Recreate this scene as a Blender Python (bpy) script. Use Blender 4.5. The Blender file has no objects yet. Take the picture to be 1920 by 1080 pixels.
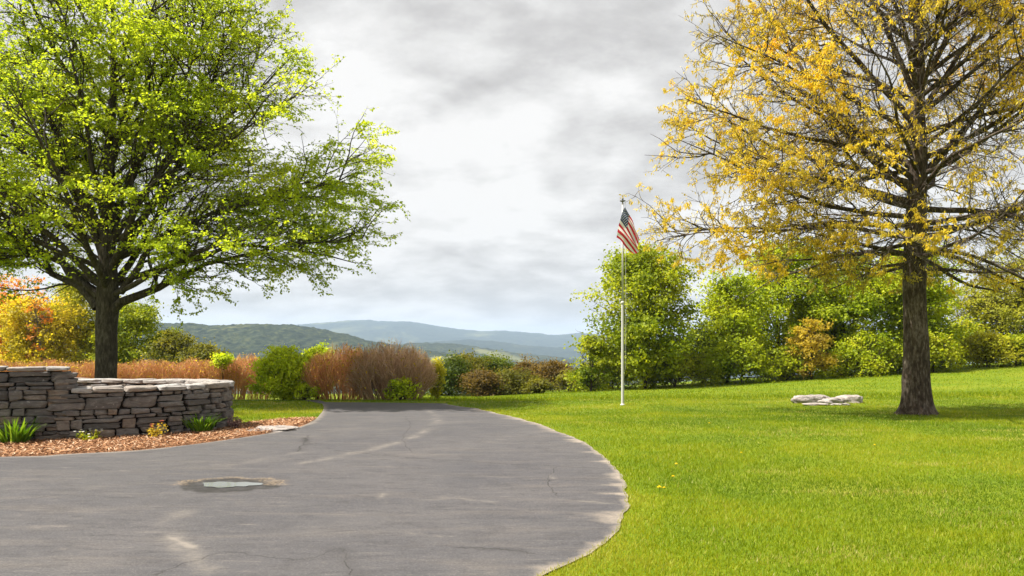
import bpy, math
import numpy as np
from mathutils import Vector

scene = bpy.context.scene
COL = scene.collection

# ------------------------------------------------------------------ camera
F = 1493.0          # focal length in pixels of a 1920 wide picture
HOR = 640.0         # row of the eye-level horizon
ZC = 1.65
cam_d = bpy.data.cameras.new("camera")
cam_d.sensor_width = 36.0
cam_d.lens = F / 1920.0 * 36.0
cam_d.shift_y = (HOR - 540.0) / 1920.0
cam_d.clip_start = 0.1
cam_d.clip_end = 40000.0
cam = bpy.data.objects.new("camera", cam_d)
cam.location = (0, 0, ZC)
cam.rotation_euler = (math.radians(90), 0, 0)
COL.objects.link(cam)
scene.camera = cam

# ------------------------------------------------------------------ light
SUN_TO = Vector((0.53, 0.07, -0.81)).normalized()
SUN_EL = math.asin(-SUN_TO.z)
SUN_AZ = math.atan2(-SUN_TO.x, -SUN_TO.y)
sd = bpy.data.lights.new("sun", 'SUN')
sd.energy = 5.0
sd.angle = math.radians(0.6)
sd.color = (1.0, 0.95, 0.86)
sun = bpy.data.objects.new("sun", sd)
sun.rotation_euler = SUN_TO.to_track_quat('-Z', 'Y').to_euler()
sun.location = (-20, -10, 40)
COL.objects.link(sun)

scene.view_settings.view_transform = 'Standard'
scene.view_settings.look = 'None'
scene.view_settings.exposure = 1.15
scene.view_settings.gamma = 1.0
scene.render.engine = 'CYCLES'
try:
    scene.cycles.use_denoising = True
    scene.cycles.max_bounces = 6
    scene.cycles.diffuse_bounces = 4
    scene.cycles.glossy_bounces = 2
    scene.cycles.transmission_bounces = 4
    scene.cycles.transparent_max_bounces = 8
    scene.cycles.volume_bounces = 1
    scene.cycles.use_adaptive_sampling = True
    scene.cycles.adaptive_threshold = 0.015
except Exception:
    pass

# ---------------------------------------------------------------- node kit
class NT:
    def __init__(self, tree):
        self.t = tree
        self.n = tree.nodes
        self.l = tree.links
    def node(self, typ, **kw):
        nd = self.n.new(typ)
        for k, v in kw.items():
            setattr(nd, k, v)
        return nd
    def link(self, a, b):
        self.l.new(a, b)
    def setin(self, nd, key, v):
        s = nd.inputs[key]
        if hasattr(v, 'is_output'):
            self.l.new(v, s)
        else:
            s.default_value = v
    def math(self, op, a, b=0.0, clamp=False):
        nd = self.node('ShaderNodeMath', operation=op, use_clamp=clamp)
        self.setin(nd, 0, a); self.setin(nd, 1, b)
        return nd.outputs[0]
    def mix(self, f, a, b, mode='MIX'):
        nd = self.node('ShaderNodeMix', data_type='RGBA', blend_type=mode)
        self.setin(nd, 0, f)
        for k, v in ((6, a), (7, b)):
            self.setin(nd, k, v if hasattr(v, 'is_output') else (*v, 1.0) if len(v) == 3 else v)
        return nd.outputs[2]
    def noise(self, vec, scale, detail=4.0, rough=0.55, dist=0.0):
        nd = self.node('ShaderNodeTexNoise')
        if vec is not None:
            self.l.new(vec, nd.inputs['Vector'])
        nd.inputs['Scale'].default_value = scale
        nd.inputs['Detail'].default_value = detail
        nd.inputs['Roughness'].default_value = rough
        nd.inputs['Distortion'].default_value = dist
        return nd.outputs['Fac']
    def mapping(self, vec, loc=(0, 0, 0), rot=(0, 0, 0), sc=(1, 1, 1)):
        nd = self.node('ShaderNodeMapping')
        self.l.new(vec, nd.inputs['Vector'])
        nd.inputs['Location'].default_value = loc
        nd.inputs['Rotation'].default_value = rot
        nd.inputs['Scale'].default_value = sc
        return nd.outputs[0]
    def ramp(self, f, stops, interp='LINEAR'):
        nd = self.node('ShaderNodeValToRGB')
        cr = nd.color_ramp
        cr.interpolation = interp
        while len(cr.elements) < len(stops):
            cr.elements.new(0.5)
        for e, (p, c) in zip(cr.elements, stops):
            e.position = p
            e.color = (*c, 1.0) if not np.isscalar(c) else (c, c, c, 1.0)
        self.l.new(f, nd.inputs[0])
        return nd.outputs[0]
    def attr(self, name, kind='Fac'):
        nd = self.node('ShaderNodeAttribute', attribute_name=name)
        return nd.outputs[kind]
    def objco(self):
        return self.node('ShaderNodeTexCoord').outputs['Object']
    def pos(self):
        return self.node('ShaderNodeNewGeometry').outputs['Position']
    def bump(self, h, strength=0.5, dist=0.02):
        nd = self.node('ShaderNodeBump')
        nd.inputs['Strength'].default_value = strength
        nd.inputs['Distance'].default_value = dist
        self.l.new(h, nd.inputs['Height'])
        return nd.outputs[0]

# ------------------------------------------------------------------- sky
world = bpy.data.worlds.new("World")
scene.world = world
world.use_nodes = True
wt = NT(world.node_tree)
wt.n.clear()
w_out = wt.node('ShaderNodeOutputWorld')
w_bg = wt.node('ShaderNodeBackground')
w_bg.inputs['Strength'].default_value = 0.1
nish = wt.node('ShaderNodeTexSky', sky_type='NISHITA')
nish.sun_disc = False
nish.sun_elevation = SUN_EL
nish.sun_rotation = SUN_AZ
w_co = wt.node('ShaderNodeTexCoord').outputs['Generated']
sep = wt.node('ShaderNodeSeparateXYZ')
wt.link(w_co, sep.inputs[0])
zz = wt.math('MAXIMUM', sep.outputs[2], 0.0)
zden = wt.math('ADD', zz, 0.30)
comb = wt.node('ShaderNodeCombineXYZ')
wt.link(wt.math('DIVIDE', sep.outputs[0], zden), comb.inputs[0])
wt.link(wt.math('DIVIDE', sep.outputs[1], zden), comb.inputs[1])
cl_co = wt.mapping(comb.outputs[0], loc=(3.3, 1.75, 0.4), sc=(1.0, 1.15, 1.0))
big = wt.noise(cl_co, 1.3, 8.0, 0.56, 0.12)
fine = wt.noise(cl_co, 5.2, 9.0, 0.60, 0.10)
mixn = wt.math('ADD', wt.math('MULTIPLY', big, 0.62), wt.math('MULTIPLY', fine, 0.38))
CK = 10.0   # colours below are divided by the background strength
cl = wt.ramp(mixn, [(0.36, (2.45 / CK, 2.40 / CK, 2.38 / CK)), (0.43, (3.0 / CK, 2.95 / CK, 2.93 / CK)),
                    (0.495, (3.7 / CK, 3.66 / CK, 3.63 / CK)), (0.565, (4.4 / CK, 4.36 / CK, 4.32 / CK))])
clb = wt.mix(1.0, cl, (CK, CK, CK), 'MULTIPLY')
# lower sky: paler, flatter, faint blue
hz = wt.ramp(zz, [(0.0, 1.0), (0.10, 0.35), (0.28, 0.0)])
low = wt.mix(wt.math('MULTIPLY', hz, 0.5), clb, (3.85, 3.86, 3.86))
holes = wt.ramp(wt.noise(cl_co, 0.9, 4.0, 0.5), [(0.68, 0.0), (0.78, 0.35)])
skyc = wt.mix(holes, low, nish.outputs[0])
wt.link(skyc, w_bg.inputs['Color'])
wt.link(w_bg.outputs[0], w_out.inputs['Surface'])

# --------------------------------------------------------------- materials
def new_mat(name):
    m = bpy.data.materials.new(name)
    m.use_nodes = True
    t = NT(m.node_tree)
    t.n.clear()
    out = t.node('ShaderNodeOutputMaterial')
    return m, t, out

def principled(t, out, col, rough=0.8, spec=0.3, normal=None, metallic=0.0):
    b = t.node('ShaderNodeBsdfPrincipled')
    t.setin(b, 'Base Color', col if hasattr(col, 'is_output') else (*col, 1.0))
    t.setin(b, 'Roughness', rough)
    t.setin(b, 'Metallic', metallic)
    b.inputs['Specular IOR Level'].default_value = spec
    if normal is not None:
        t.link(normal, b.inputs['Normal'])
    t.link(b.outputs[0], out.inputs['Surface'])
    return b

def simple_mat(name, col, rough=0.6, spec=0.4, metallic=0.0, var=0.12, scale=8.0):
    m, t, out = new_mat(name)
    n = t.noise(t.objco(), scale, 5.0)
    dark = tuple(c * (1 - var) for c in col)
    light = tuple(min(1, c * (1 + var)) for c in col)
    c = t.mix(n, dark, light)
    principled(t, out, c, rough, spec, metallic=metallic)
    return m

def leaf_mat(name, stops, trans=0.45, rough=0.55, spec=0.25):
    """per-leaf tint (attribute) through a ramp, part of the light passes through"""
    m, t, out = new_mat(name)
    c = t.ramp(t.attr('tint'), stops)
    b = t.node('ShaderNodeBsdfPrincipled')
    t.link(c, b.inputs['Base Color'])
    b.inputs['Roughness'].default_value = rough
    b.inputs['Specular IOR Level'].default_value = spec
    tr = t.node('ShaderNodeBsdfTranslucent')
    c2 = t.mix(1.0, c, (1.45, 1.35, 0.7), 'MULTIPLY')
    t.link(c2, tr.inputs['Color'])
    mx = t.node('ShaderNodeMixShader')
    mx.inputs[0].default_value = trans
    t.link(b.outputs[0], mx.inputs[1]); t.link(tr.outputs[0], mx.inputs[2])
    t.link(mx.outputs[0], out.inputs['Surface'])
    return m

def bark_mat(name, c1, c2, c3, zs=0.16, scale=9.0):
    m, t, out = new_mat(name)
    co = t.mapping(t.objco(), sc=(1, 1, zs))
    n1 = t.noise(co, scale, 8.0, 0.65, 0.3)
    n2 = t.noise(t.objco(), 2.3, 4.0, 0.6)
    c = t.ramp(n1, [(0.30, c1), (0.52, c2), (0.72, c3)])
    pat = t.math('MULTIPLY', t.ramp(n2, [(0.50, 0.0), (0.64, 0.8)]), t.ramp(t.noise(co, 21.0, 5.0, 0.7), [(0.42, 0.0), (0.6, 1.0)]))
    c = t.mix(pat, c, c3)
    principled(t, out, c, 0.9, 0.15, t.bump(n1, 0.9, 0.03))
    return m

# ------------------------------------------------------------- mesh helpers
def mesh_obj(name, V, faces, mat, parent=None, attrs=None, smooth=False, loc=(0, 0, 0)):
    """V (N,3); faces: list of int arrays (M,3) / (M,4)"""
    V = np.asarray(V, np.float32).reshape(-1, 3)
    me = bpy.data.meshes.new(name)
    me.vertices.add(len(V))
    me.vertices.foreach_set('co', V.ravel())
    faces = [np.asarray(f, np.int32) for f in faces if len(f)]
    loops = np.concatenate([f.ravel() for f in faces])
    tot = np.concatenate([np.full(len(f), f.shape[1], np.int32) for f in faces])
    start = np.concatenate([[0], np.cumsum(tot)[:-1]]).astype(np.int32)
    me.loops.add(len(loops))
    me.loops.foreach_set('vertex_index', loops)
    me.polygons.add(len(tot))
    me.polygons.foreach_set('loop_start', start)
    me.polygons.foreach_set('loop_total', tot)
    if smooth:
        me.polygons.foreach_set('use_smooth', np.ones(len(tot), bool))
    for an, av in (attrs or {}).items():
        a = me.attributes.new(an, 'FLOAT', 'POINT')
        a.data.foreach_set('value', np.asarray(av, np.float32).ravel())
    me.update(calc_edges=True)
    me.validate()
    if mat is not None:
        me.materials.append(mat)
    o = bpy.data.objects.new(name, me)
    o.location = loc
    COL.objects.link(o)
    if parent is not None:
        o.parent = parent
    return o

def thing(name, label, cat, loc=(0, 0, 0), group=None):
    o = bpy.data.objects.new(name, None)
    o.empty_display_size = 0.2
    o.location = loc
    COL.objects.link(o)
    o['label'] = label
    o['category'] = cat
    if group:
        o['group'] = group
    return o

def tag(o, label, cat, group=None):
    o['label'] = label
    o['category'] = cat
    if group:
        o['group'] = group
    return o

def grid_faces(nu, nv, base=0):
    i = np.arange(nu - 1)[:, None] * nv + np.arange(nv - 1)[None, :]
    i = i.ravel() + base
    return np.stack([i, i + nv, i + nv + 1, i + 1], 1)

def unit(v):
    return v / np.maximum(np.linalg.norm(v, axis=-1, keepdims=True), 1e-9)

# smooth value noise in numpy
def vnoise(x, y, seed=0):
    xi = np.floor(x).astype(np.int64); yi = np.floor(y).astype(np.int64)
    fx = x - xi; fy = y - yi
    fx = fx * fx * (3 - 2 * fx); fy = fy * fy * (3 - 2 * fy)
    def h(a, b):
        n = (a * 374761393 + b * 668265263 + seed * 2246822519) & 0xFFFFFFFF
        n = ((n ^ (n >> 13)) * 1274126177) & 0xFFFFFFFF
        return ((n ^ (n >> 16)) & 0xFFFF) / 65535.0
    return ((h(xi, yi) * (1 - fx) + h(xi + 1, yi) * fx) * (1 - fy)
            + (h(xi, yi + 1) * (1 - fx) + h(xi + 1, yi + 1) * fx) * fy)

def fbm(x, y, seed=0, oct=4):
    s = 0; a = 0.5; tot = 0
    for k in range(oct):
        s = s + a * vnoise(x * 2 ** k + 17.3 * k, y * 2 ** k - 9.1 * k, seed + k)
        tot += a; a *= 0.55
    return s / tot

def vnoise3(P, sc, seed):
    return (vnoise(P[..., 0] * sc + P[..., 2] * sc * 0.7, P[..., 1] * sc - P[..., 2] * sc * 0.6, seed)
            + vnoise(P[..., 2] * sc + 3.7, P[..., 0] * sc * 0.8 + P[..., 1] * sc * 0.5, seed + 9)) * 0.5

# ----------------------------------------------------------------- terrain
def sstep(a, b, x):
    t = np.clip((x - a) / (b - a), 0, 1)
    return t * t * (3 - 2 * t)

def terrain(X, Y):
    X = np.asarray(X, float); Y = np.asarray(Y, float)
    z = -0.30 * sstep(14, 24, Y)
    s = -1.2 + 0.05 * np.clip(X, -2.0, 60)
    yy = np.clip(Y - 24.5, 0, None)
    ramp = np.where(yy < 3, yy * yy / 6.0, yy - 1.5)
    z = z + s * np.minimum(ramp, 24.0) / 20.0
    z = z - 130.0 * (1 - np.exp(-(np.clip(Y - 53, 0, None) / 200.0) ** 1.5))
    return z

def ground_at(px, py):
    """ground point seen at a photo pixel"""
    dx = (px - 960.0) / F; dz = -(py - HOR) / F
    lo, hi = 3.0, 3.0
    y = 3.0
    while y < 80:
        if ZC + dz * y < float(terrain(dx * y, y)):
            break
        y += 0.1
    lo, hi = y - 0.1, y
    for _ in range(20):
        m = (lo + hi) / 2
        if ZC + dz * m < float(terrain(dx * m, m)):
            hi = m
        else:
            lo = m
    return np.array([dx * hi, hi, float(terrain(dx * hi, hi))])

def at(px, Y):
    return (px - 960.0) / F * Y

def zat(py, Y):
    return ZC - (py - HOR) / F * Y

def axis_pts(lo, hi, step, far_lo, far_hi, grow=1.22):
    a = list(np.arange(lo, hi + 1e-6, step))
    s = step
    while a[-1] < far_hi:
        s *= grow; a.append(a[-1] + s)
    s = step
    while a[0] > far_lo:
        s *= grow; a.insert(0, a[0] - s)
    return np.array(a)

def inside(poly, X, Y):
    r = np.zeros(np.shape(X), bool)
    n = len(poly)
    for i in range(n):
        x0, y0 = poly[i]; x1, y1 = poly[(i + 1) % n]
        c = ((y0 > Y) != (y1 > Y)) & (X < (x1 - x0) * (Y - y0) / (y1 - y0 + 1e-12) + x0)
        r ^= c
    return r

def dist_poly(P, X, Y, closed=False):
    d = np.full(np.shape(X), 1e9)
    n = len(P)
    for i in range(n if closed else n - 1):
        x0, y0 = P[i][:2]; x1, y1 = P[(i + 1) % n][:2]
        vx, vy = x1 - x0, y1 - y0
        t = np.clip(((X - x0) * vx + (Y - y0) * vy) / (vx * vx + vy * vy + 1e-12), 0, 1)
        d = np.minimum(d, np.hypot(X - x0 - t * vx, Y - y0 - t * vy))
    return d

def smooth_line(P, n=6):
    P = np.asarray(P, float)
    out = []
    for i in range(len(P) - 1):
        p0 = P[max(i - 1, 0)]; p1 = P[i]; p2 = P[i + 1]; p3 = P[min(i + 2, len(P) - 1)]
        for k in range(n):
            t = k / n
            out.append(0.5 * ((2 * p1) + (-p0 + p2) * t + (2 * p0 - 5 * p1 + 4 * p2 - p3) * t * t
                              + (-p0 + 3 * p1 - 3 * p2 + p3) * t ** 3))
    out.append(P[-1])
    return np.array(out)

# ground material: mown turf close by, forest far off
m_ground, t, out = new_mat('turf')
gp = t.pos()
g1 = t.noise(gp, 0.35, 4.0, 0.6)
g2 = t.noise(gp, 9.0, 6.0, 0.7)
g3 = t.noise(t.mapping(gp, sc=(1, 0.6, 1)), 55.0, 3.0, 0.7)
c = t.ramp(g1, [(0.38, (0.095, 0.155, 0.004)), (0.5, (0.145, 0.198, 0.005)), (0.62, (0.205, 0.222, 0.010))])
c = t.mix(t.ramp(g2, [(0.35, 0.0), (0.7, 0.5)]), c, (0.21, 0.235, 0.012))
c = t.mix(t.ramp(g3, [(0.40, 0.75), (0.58, 0.0)]), c, (0.070, 0.120, 0.004))
sx = t.node('ShaderNodeSeparateXYZ'); t.link(gp, sx.inputs[0])
farf = t.math('MULTIPLY', t.math('SUBTRACT', sx.outputs[1], 56.0), 0.05, clamp=True)
fc = t.ramp(t.noise(gp, 0.012, 6.0, 0.65), [(0.4, (0.030, 0.050, 0.016)), (0.6, (0.060, 0.085, 0.025)), (0.7, (0.10, 0.115, 0.04))])
c = t.mix(farf, c, fc)
principled(t, out, c, 0.85, 0.15, t.bump(g3, 0.6, 0.03))

xs = axis_pts(-42, 46, 0.5, -7000, 7000)
ys = axis_pts(-8, 62, 0.5, -2000, 8000)
GX, GY = np.meshgrid(xs, ys, indexing='ij')
GZ = terrain(GX, GY)
ground = mesh_obj('ground', np.stack([GX, GY, GZ], -1), [grid_faces(len(xs), len(ys))], m_ground, smooth=True)
ground['kind'] = 'structure'

# ------------------------------------------------------------------ hills
def hill(name, profile, Y0, Y1, base, bump, mat, step, seed, back=1.0):
    """ridge seen as a skyline profile [(px, py)] at its crest distance Yc; the slope runs from Y0 up to the crest and down behind"""
    Yc = Y0 + (Y1 - Y0) * 0.6
    px = np.array([p[0] for p in profile], float); py = np.array([p[1] for p in profile], float)
    X = np.arange((px[0] - 960) / F * Yc, (px[-1] - 960) / F * Yc, step)
    Yv = np.arange(Y0, Y1, step * 1.6)
    XX, YY = np.meshgrid(X, Yv, indexing='ij')
    crest = np.interp(XX / Yc * F + 960, px, ZC - (py - HOR) / F * Yc)
    tt = (YY - Y0) / (Yc - Y0)
    prof = np.where(tt < 1, np.sin(np.clip(tt, 0, 1) * math.pi / 2) ** 1.2, np.cos(np.clip((YY - Yc) / (Y1 - Yc), 0, 1) * math.pi / 2))
    undul = fbm(XX / (step * 40), YY / (step * 40), seed, 4) - 0.5
    Z = base + (crest - base) * prof * (1 + 0.35 * undul * (1 - prof)) + bump * (fbm(XX / (step * 2.2), YY / (step * 2.2), seed + 5, 2) - 0.5)
    ends = np.minimum(1, np.minimum(XX - X[0], X[-1] - XX) / (step * 10))
    Z = np.where(ends < 1, base + (Z - base) * ends, Z)
    o = mesh_obj(name, np.stack([XX, YY, Z], -1), [grid_faces(len(X), len(Yv))], mat, smooth=True)
    o['kind'] = 'structure'
    return o

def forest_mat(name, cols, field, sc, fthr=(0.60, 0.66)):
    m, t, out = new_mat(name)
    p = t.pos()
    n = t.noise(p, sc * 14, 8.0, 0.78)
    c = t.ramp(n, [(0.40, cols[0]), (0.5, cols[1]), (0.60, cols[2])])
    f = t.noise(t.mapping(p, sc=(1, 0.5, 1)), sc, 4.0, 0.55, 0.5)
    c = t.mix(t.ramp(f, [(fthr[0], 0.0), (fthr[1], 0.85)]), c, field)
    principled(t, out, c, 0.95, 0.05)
    return m

fm1 = forest_mat('near_forest', [(0.006, 0.011, 0.008), (0.020, 0.030, 0.016), (0.060, 0.068, 0.028)], (0.15, 0.15, 0.06), 0.006, (0.57, 0.64))
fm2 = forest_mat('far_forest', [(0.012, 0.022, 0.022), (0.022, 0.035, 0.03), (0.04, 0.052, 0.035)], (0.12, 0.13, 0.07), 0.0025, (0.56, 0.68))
hill('wooded_hill', [(-300, 606), (0, 604), (300, 608), (360, 609), (420, 612), (480, 609), (540, 610), (580, 614), (640, 627), (700, 641), (760, 652), (860, 668), (960, 680), (1060, 690), (1200, 700)],
     900, 1900, -110, 10.0, fm1, 5.0, 3)
hill('wooded_hill', [(560, 690), (640, 672), (730, 648), (790, 643), (850, 645), (900, 652), (960, 661), (1010, 667), (1060, 672), (1200, 690), (1300, 700)],
     1700, 2900, -120, 11.0, fm1, 7.0, 21)
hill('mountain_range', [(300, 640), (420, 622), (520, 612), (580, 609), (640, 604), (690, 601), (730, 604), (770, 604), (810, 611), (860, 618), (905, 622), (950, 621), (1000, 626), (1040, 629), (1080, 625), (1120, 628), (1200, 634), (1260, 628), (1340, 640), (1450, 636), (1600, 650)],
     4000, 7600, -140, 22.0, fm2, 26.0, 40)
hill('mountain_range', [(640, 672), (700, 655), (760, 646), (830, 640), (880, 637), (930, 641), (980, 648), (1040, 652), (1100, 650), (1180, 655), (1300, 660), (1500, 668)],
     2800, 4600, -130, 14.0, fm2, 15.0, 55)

# ------------------------------------------------------------------- drive
Lpx = [(605, 758.5), (607, 766), (600, 778), (588, 789), (560, 802), (505, 813), (430, 825), (340, 837), (250, 846), (120, 853), (0, 858)]
Rpx = [(838, 759), (900, 768), (960, 782), (1010, 797), (1060, 815), (1108, 839), (1140, 861), (1160, 885), (1172, 913), (1175, 943), (1167, 972), (1150, 1000), (1112, 1034), (1062, 1068)]
Lp = [ground_at(*p)[:2] for p in Lpx] + [np.array((-12.0, 10.9)), np.array((-30.0, 9.8))]
Rp = [ground_at(*p)[:2] for p in Rpx] + [np.array((-0.3, 5.0)), np.array((-3.0, 3.4)), np.array((-9.0, 1.8)), np.array((-30.0, 0.6))]
Ls = smooth_line(Lp, 5); Rs = smooth_line(Rp, 9)
rng = np.random.default_rng(5)
# ragged right edge
for i in range(len(Rs)):
    Rs[i, 0] += 0.26 * (fbm(np.array(Rs[i, 1] * 1.4), np.array(3.3), 8, 3) - 0.5)
far_end = [ground_at(838, 757.2)[:2], ground_at(720, 755.6)[:2], ground_at(610, 754.8)[:2]]
tail = [np.array((-7.2, 29.0)), np.array((-16.0, 29.6)), np.array((-16.0, 27.9)), np.array((-7.3, 27.4))]
drive_poly = np.array(list(Ls[::-1]) + [])       # far-left corner last
drive_poly = np.vstack([Ls[::-1], tail[::-1], far_end[::-1], Rs])

def poly_sheet(poly, step, dz, keep=None):
    """a fine sheet that follows the terrain, clipped to a polygon by snapping its border verts"""
    x0, y0 = poly.min(0); x1, y1 = poly.max(0)
    return x0, y0, x1, y1

def triangulated_sheet(poly, spacing, extra=None, zoff=0.012, zf=None):
    """Delaunay sheet: polygon border + interior grid points that follow the terrain"""
    from mathutils.geometry import delaunay_2d_cdt
    border = []
    n = len(poly)
    for i in range(n):
        a = poly[i]; b = poly[(i + 1) % n]
        k = max(1, int(np.hypot(*(b - a)) / 0.35))
        for j in range(k):
            border.append(a + (b - a) * j / k)
    border = np.array(border)
    pts = []
    for (bx0, bx1, by0, by1, s) in spacing:
        gx, gy = np.meshgrid(np.arange(bx0, bx1, s), np.arange(by0, by1, s))
        gx = gx.ravel() + (np.arange(gx.size) % 7 - 3) * s * 0.03; gy = gy.ravel()
        ok = inside(poly, gx, gy)
        gx, gy = gx[ok], gy[ok]
        ok = dist_poly(border, gx, gy, True) > s * 0.4
        pts.append(np.stack([gx[ok], gy[ok]], 1))
    if extra is not None:
        e = extra[inside(poly, extra[:, 0], extra[:, 1])]
        e = e[dist_poly(border, e[:, 0], e[:, 1], True) > 0.04]
        pts = [q[np.min(np.hypot(q[:, None, 0] - e[None, ::3, 0], q[:, None, 1] - e[None, ::3, 1]), axis=1) > 0.05] for q in pts] if len(e) else pts
        pts.append(e)
    P = np.vstack([border] + pts)
    edges = [(i, (i + 1) % len(border)) for i in range(len(border))]
    vs, es, fs, *_ = delaunay_2d_cdt([Vector((p[0], p[1])) for p in P], edges, [list(range(len(border)))], 1, 1e-5)
    V = np.array([(v[0], v[1]) for v in vs])
    z = terrain(V[:, 0], V[:, 1]) + zoff
    if zf is not None:
        z = z + zf(V[:, 0], V[:, 1])
    Ft = np.array([f for f in fs if len(f) == 3], np.int32)
    return np.column_stack([V, z]), Ft

puddle_c = ground_at(430, 911)
pud_ang = 0.0
def puddle_r(X, Y):
    dx = X - puddle_c[0]; dy = Y - puddle_c[1]
    w = 1.1 * (fbm(X * 4.5, Y * 4.5, 31, 4) - 0.5)
    return np.hypot(dx / 0.33, (dy + 0.10 * dx) / 0.25) + w * 1.5

cracks = []
def crack(pxs, w, seed):
    L_ = smooth_line([ground_at(*q)[:2] for q in pxs], 30)
    s_ = np.arange(len(L_))
    nx = np.gradient(L_, axis=0); nx = np.stack([-nx[:, 1], nx[:, 0]], 1); nx /= np.hypot(nx[:, 0], nx[:, 1])[:, None] + 1e-9
    L_ = L_ + nx * (0.10 * (fbm(s_ * 0.22, s_ * 0 + seed, seed, 4) - 0.5))[:, None]
    cracks.append((L_, nx, w))
crack([(630, 846), (700, 853), (760, 859), (830, 864), (900, 868), (960, 872), (1030, 875), (1090, 878), (1143, 880)], 0.016, 3)
crack([(300, 1078), (420, 1040), (560, 1052), (640, 1032), (655, 1079)], 0.010, 5)
crack([(1040, 878), (1030, 905), (1045, 930)], 0.010, 7)
crack([(860, 1029), (930, 1032), (1000, 1040)], 0.016, 9)
crack([(578, 818), (570, 832), (556, 848)], 0.022, 11)
crack([(0, 945), (120, 930), (250, 935), (335, 914)], 0.008, 13)
crack([(760, 782), (770, 800), (755, 822), (770, 850)], 0.010, 15)
cr_pts = np.vstack([np.vstack([L_, L_ + n_ * w_, L_ - n_ * w_]) for (L_, n_, w_) in cracks])
pg = np.stack(np.meshgrid(np.arange(-0.85, 0.86, 0.04), np.arange(-0.65, 0.66, 0.05)), -1).reshape(-1, 2) + puddle_c[:2]
cr_pts = np.vstack([cr_pts, pg])
dV, dF = triangulated_sheet(drive_poly, [(-5.2, 3.2, 5.0, 14.0, 0.085), (-12, -5.2, 5.0, 14.0, 0.2), (-8, 3, 14.0, 29.5, 0.16), (-30, -12, 0, 12, 0.9), (-12, 3, 1.5, 5.0, 0.5)], extra=cr_pts)
X, Y = dV[:, 0], dV[:, 1]
def mark(pxs, w, soft=0.5):
    P = [ground_at(*p)[:2] for p in pxs]
    d = dist_poly(P, X + 0.10 * (fbm(X * 3, Y * 3, 77, 3) - 0.5), Y + 0.16 * (fbm(X * 3, Y * 3, 78, 3) - 0.5))
    return np.clip(1.15 - d / w, 0, 1) ** 0.8 * np.clip(2.2 * (fbm(X * 5, Y * 2.5, 79, 4) - 0.18), 0, 1.1)
pale = np.zeros(len(X))
# dusty wheel trail that swings in from the far end, and scuffs
pale = np.maximum(pale, 0.44 * mark([(795, 764), (818, 780), (820, 795), (790, 815), (740, 832), (680, 848), (620, 860), (560, 870)], 0.17))
pale = np.maximum(pale, 0.40 * mark([(560, 850), (500, 858), (470, 868)], 0.14))
pale = np.maximum(pale, 0.40 * mark([(345, 960), (318, 985), (325, 1020), (360, 1045), (400, 1075)], 0.16))
pale = np.maximum(pale, 0.75 * mark([(318, 1011), (345, 1016), (352, 1028), (366, 1036)], 0.035))
pale = np.maximum(pale, 0.45 * mark([(780, 940), (860, 936), (930, 944)], 0.08))
pale = np.maximum(pale, 0.45 * mark([(1040, 938), (1110, 942), (1160, 946)], 0.06))
pale = np.maximum(pale, 0.55 * mark([(760, 1000), (800, 1005), (835, 1010)], 0.035))
pale = np.maximum(pale, 0.40 * mark([(715, 925), (722, 945)], 0.05))
pale = np.maximum(pale, 0.40 * mark([(1030, 880), (1042, 905)], 0.05))
pale = np.maximum(pale, 0.35 * mark([(180, 985), (205, 985)], 0.04))
pale = np.maximum(pale, 0.35 * mark([(560, 990), (620, 988)], 0.06))
pale = np.maximum(pale, 0.7 * mark([(385, 1076), (420, 1078)], 0.05))
eR = dist_poly(Rs, X, Y); eL = dist_poly(Ls, X, Y)
spk = np.clip(fbm(X * 0.8, Y * 5.5, 12, 4) - 0.42, 0, 1)
edge = np.clip(1.2 - eR / (0.045 + 1.5 * spk ** 1.6), 0, 1) * np.clip(0.25 + 1.2 * fbm(X * 7, Y * 9, 14, 3), 0, 1)
edge = np.maximum(edge, 0.6 * np.clip(1 - eL / (0.05 + 0.08 * fbm(X * 3, Y * 3, 13, 2)), 0, 1))
dark = np.zeros(len(X))
dark = np.maximum(dark, 0.8 * mark([(570, 822), (578, 833), (560, 846)], 0.055))
for (L_, n_, w_) in cracks:
    dark = np.maximum(dark, np.clip(1 - dist_poly(L_, X, Y) / w_, 0, 1) * np.clip(0.35 + 1.3 * fbm(X * 4, Y * 4, 55, 3), 0, 1))
dark = np.maximum(dark, 0.5 * mark([(880, 1031), (940, 1033), (990, 1038)], 0.05))
dark = np.maximum(dark, 0.35 * mark([(640, 1030), (650, 1060), (668, 1079)], 0.10))
pr = puddle_r(X, Y)
dark = np.maximum(dark, np.clip((1.85 - pr) / 0.22, 0, 1) * np.clip(0.15 + 1.5 * fbm(X * 13, Y * 13, 33, 3), 0, 1))
crumb = np.clip(1 - np.abs(pr - 1.75) / 0.45, 0, 1) * (Y > puddle_c[1])
# asphalt
m_asph, t, out = new_mat('weathered_asphalt')
p = t.pos()
a1 = t.noise(p, 0.55, 5.0, 0.6, 0.4)
a2 = t.noise(p, 60.0, 5.0, 0.9)
a3 = t.noise(t.mapping(p, rot=(0, 0, 0.25), sc=(0.35, 1.6, 1)), 1.5, 6.0, 0.68, 0.6)
c = t.ramp(a1, [(0.32, (0.062, 0.060, 0.065)), (0.5, (0.074, 0.0705, 0.0735)), (0.68, (0.088, 0.0825, 0.083))])
c = t.mix(t.ramp(a3, [(0.50, 0.0), (0.68, 0.6)]), c, (0.118, 0.104, 0.094))
a4 = t.noise(t.mapping(p, rot=(0, 0, -0.1), sc=(0.5, 2.2, 1)), 5.0, 7.0, 0.72, 0.8)
c = t.mix(t.ramp(a4, [(0.36, 0.65), (0.48, 0.0)]), c, (0.046, 0.043, 0.045))
c = t.mix(t.ramp(a4, [(0.58, 0.0), (0.72, 0.8)]), c, (0.150, 0.132, 0.118))
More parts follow.
